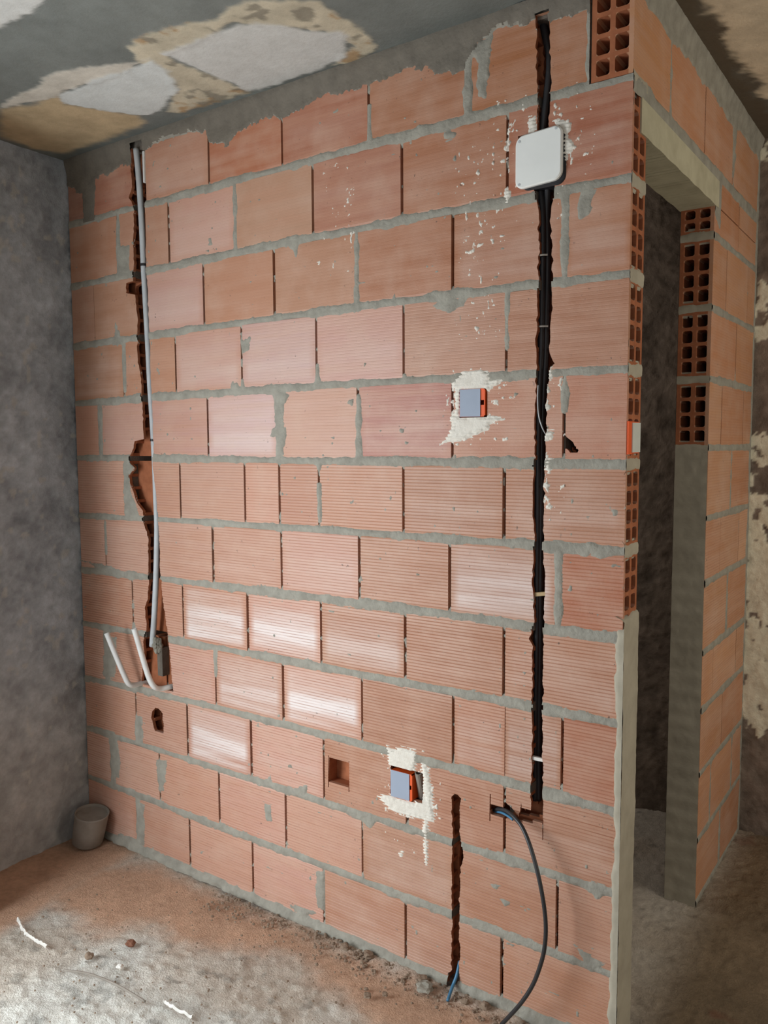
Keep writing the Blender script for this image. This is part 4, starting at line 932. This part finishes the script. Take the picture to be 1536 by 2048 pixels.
# broken mortar plug at the foot of the left chase
def lump(c, r, seed, sub=2, sq=(1, 1, 1)):
    bm = bmesh.new(); bmesh.ops.create_icosphere(bm, subdivisions=sub, radius=1)
    rr = random.Random(seed); ph = [rr.uniform(0, 6) for _ in range(6)]
    V = []
    for q in bm.verts:
        p = q.co; k = 1 + .18 * math.sin(4 * p.x + ph[0]) * math.sin(3 * p.y + ph[1]) + .14 * math.sin(7 * p.z + ph[2]) + .08 * math.sin(11 * p.x + 9 * p.y + ph[3])
        V.append((c[0] + p.x * r * k * sq[0], c[1] + p.y * r * k * sq[1], c[2] + p.z * r * k * sq[2]))
    F = [tuple(x.index for x in fc.verts) for fc in bm.faces]; bm.free(); return V, F
V_, F_ = lump((0.408, 0.010, 0.775), .020, 3, 3, (1, .8, 1.3)); link('mortar_lump', V_, F_, MAT_MORTAR, parent=wall_back)
G = Geo(); G.box(0.402, 0.432, .012, .040, .665, .765, .002); link('mortar_plug', G.v, G.f, MAT_FILL, parent=wall_back)

def conduit(name, pts, r, mat, label, rib=0.0, n=8, cat='conduit', group=None, seg=12):
    V_, F_ = tube(pts, r, seg, n, rib=rib); o = link(name, V_, F_, mat, smooth=True); tag(o, label, cat, group); return o
e = empty('conduit_bundle', COND1[0], 'two black conduits tied together in the main chase below the white lid', 'conduit')
for pts in (COND1, COND2):
    V_, F_ = tube(pts, .0080, 12, 8); under(link('conduit', V_, F_, MAT_BLACKP, smooth=True), e)
for i, (a, b) in enumerate(CLIPS):
    V_, F_ = tube([a, ((a[0] + b[0]) / 2, a[1] - .004, (a[2] + b[2]) / 2), b], .0022, 8, 3)
    under(link('cable_tie', V_, F_, MAT_POT), e)
conduit('black_hose', HOSE, .0085, MAT_CABLE, 'glossy black hose coming down the chase from the ceiling into the white lid', 0, 8)
conduit('clear_wire', THIN, .0016, MAT_PVC, 'thin pale wire curving across the main chase at mid height', 0, 6, 'wire', seg=8)
for i, (a, b) in enumerate(WEDGE):
    a = Vector(a); b = Vector(b); d = (b - a).normalized(); a = a - d * .002; b = b + d * .002
    G = Geo(); h = .0042
    for p in (a, b):
        for yy, zz in ((0, -h), (.008, -h), (.008, h), (0, h)): G.v.append((p.x, p.y + yy, p.z + zz + rnd.uniform(-.001, .001)))
    G.f = [(0, 1, 2, 3), (7, 6, 5, 4), (0, 4, 5, 1), (1, 5, 6, 2), (2, 6, 7, 3), (3, 7, 4, 0)]
    o = link('wooden_wedge', G.v, G.f, MAT_WOOD if i == 0 else MAT_SCRAP); tag(o, 'small tan stick wedged across the main chase below its middle' if i == 0 else 'small whitish stick wedged across the main chase near its foot', 'stick')
conduit('black_cable', CABLE, lambda t: .0052, MAT_CABLE, 'black cable looping from the slot at the foot of the chase to the floor', 0, 8, 'cable')
conduit('blue_cable', [(CABLE[0][0] - .004, .03, CABLE[0][2] - .006), (1.728, .014, .520), (1.757, .001, .523), (1.776, -.008, .521)], .0032, MAT_BLUE, 'short blue cable lying in the slot under the black cable', 0, 6, 'cable', seg=8)
conduit('blue_cable', BLUE, lambda t: .0042, MAT_BLUE, 'blue cable coming out of the low chase onto the floor', 0, 6, 'cable', seg=10)

# ---------------------------------------------------------------- pot in the corner
e = empty('plastic_pot', (.078, -.070, 0.003), 'dusty grey plastic pot leaning in the left corner on the floor', 'pot')
prof = [(0, 0), (.050, 0), (.054, .004), (.057, .05), (.0595, .108), (.061, .115), (.0595, .117), (.057, .115), (.054, .085)]
seg = 40; V_ = []; F_ = []
lean = lambda x, y, z: (x + z * .22 + .086, y + z * .06 - .072, z + .008 - x * 0.16)
for r, z in prof:
    for k in range(seg):
        a = 2 * math.pi * k / seg; V_.append(lean(r * math.cos(a), r * math.sin(a), z))
for i in range(len(prof) - 1):
    for k in range(seg): F_.append((i * seg + k, i * seg + (k + 1) % seg, (i + 1) * seg + (k + 1) % seg, (i + 1) * seg + k))
under(link('pot_shell', V_, F_, MAT_POT, smooth=True), e)
G = Geo(); rings = 6
G.v = [lean(0, 0, .106)]
for i in range(1, rings + 1):
    for k in range(seg):
        a = 2 * math.pi * k / seg; r = .0555 * i / rings
        G.v.append(lean(r * math.cos(a), r * math.sin(a), .106 + .012 * float(fbm(np.array(r * 30 * math.cos(a)), np.array(r * 30 * math.sin(a)), 121)) ))
G.f = [(0, 1 + k, 1 + (k + 1) % seg) for k in range(seg)]
for i in range(rings - 1):
    for k in range(seg): G.f.append((1 + i * seg + k, 1 + (i + 1) * seg + k, 1 + (i + 1) * seg + (k + 1) % seg, 1 + i * seg + (k + 1) % seg))
under(link('dried_cement', G.v, G.f, MAT_POT, smooth=True), e)

# ---------------------------------------------------------------- litter on the floor
def strip_mesh(pts, w, seed):
    P = resample(pts, 8); rr = random.Random(seed); V = []; F = []
    for i, p in enumerate(P):
        t = (P[min(i + 1, len(P) - 1)] - P[max(i - 1, 0)]).normalized(); nrm = Vector((-t.y, t.x, 0)).normalized()
        ww = w * rr.uniform(.35, 1.0); z = .010 + .006 * rr.random()
        for s, dz in ((-1, 0), (0, .004), (1, 0)):
            q = p + nrm * (s * ww); V.append((q.x, q.y, z + dz))
        for s in (-1, 1):
            q = p + nrm * (s * ww * .9); V.append((q.x, q.y, z - .004))
    for i in range(len(P) - 1):
        a = i * 5; b = a + 5
        F += [(a, a + 1, b + 1, b), (a + 1, a + 2, b + 2, b + 1), (a, b, b + 3, a + 3), (a + 2, a + 4, b + 4, b + 2)]
    return V, F
V_, F_ = strip_mesh([(*p, 0) for p in FLOORP['strip']], .0065, 1); o = link('paper_scrap', V_, F_, MAT_SCRAP); tag(o, 'crumpled white scrap strip on the floor at the left edge', 'scrap')
V_, F_ = strip_mesh([(*p, 0) for p in FLOORP['strip2']], .0035, 2); o = link('paper_scrap', V_, F_, MAT_SCRAP); tag(o, 'thin white scrap strip on the floor at the bottom edge', 'scrap')
V_, F_ = tube([(*p, .011 + .003 * (i % 2)) for i, p in enumerate(FLOORP['wire'])],   .0030, 8, 6); o = link('plastic_strip', V_, F_, MAT_POT, smooth=True); tag(o, 'thin grey strip half buried in the rough floor at the left', 'strip')
CL = FLOORP['clods']; nm = ['dark clod on the floor at the left end of a pale streak', 'reddish brick crumb on the rough grey floor at the left', 'pale plaster crumb on the floor beside the dark clod', 'grey round clod at the wall foot left of the low chase', 'whitish crumb on the floor, left of a pair near the low chase', 'whitish crumb on the floor, right of a pair near the low chase', 'small clod at the wall foot, leftmost of the wall rubble', 'brown clod at the wall foot left of the grey round one', 'brown lump against the wall just left of the low chase', 'brown clod at the wall foot right of the blue cable', 'small grey clod on the floor below the blue cable']
for i, p in enumerate(CL):
    r = (.012, .013, .009, .019, .009, .007, .011, .013, .012, .013, .010)[i]
    y = min(p[1], -r * 1.35 - .012)
    V_, F_ = lump((p[0], y, r * .55 + .006), r, 30 + i, 2, (1.2, 1, .75))
    o = link('clod', V_, F_, {1: MAT_DIRT, 2: MAT_SCRAP, 4: MAT_STONE, 5: MAT_STONE, 3: MAT_MORTAR}.get(i, MAT_STONE)); tag(o, nm[i], 'clod', 'clods on the floor')
# crumbs too many to count
rr = random.Random(9); Va = []; Fa = []
for i in range(900):
    if i < 520:
        x = rr.uniform(.75, 2.0); y = -.012 - abs(rr.gauss(0, .05)) - (0.0 if x > 1.1 else .01); r = rr.uniform(.0015, .0055)
    else:
        x = rr.uniform(.35, 1.9); y = rr.uniform(-.75, -.03); r = rr.uniform(.001, .004)
    V_, F_ = lump((x, y, r * .4 + .004), r, i, 1, (1.2, 1, .8)); n = len(Va); Va += V_; Fa += [tuple(n + k for k in q) for q in F_]
o = link('rubble', Va, Fa, MAT_STONE); o['kind'] = 'stuff'; tag(o, 'small rubble crumbs scattered along the foot of the brick wall', 'rubble')
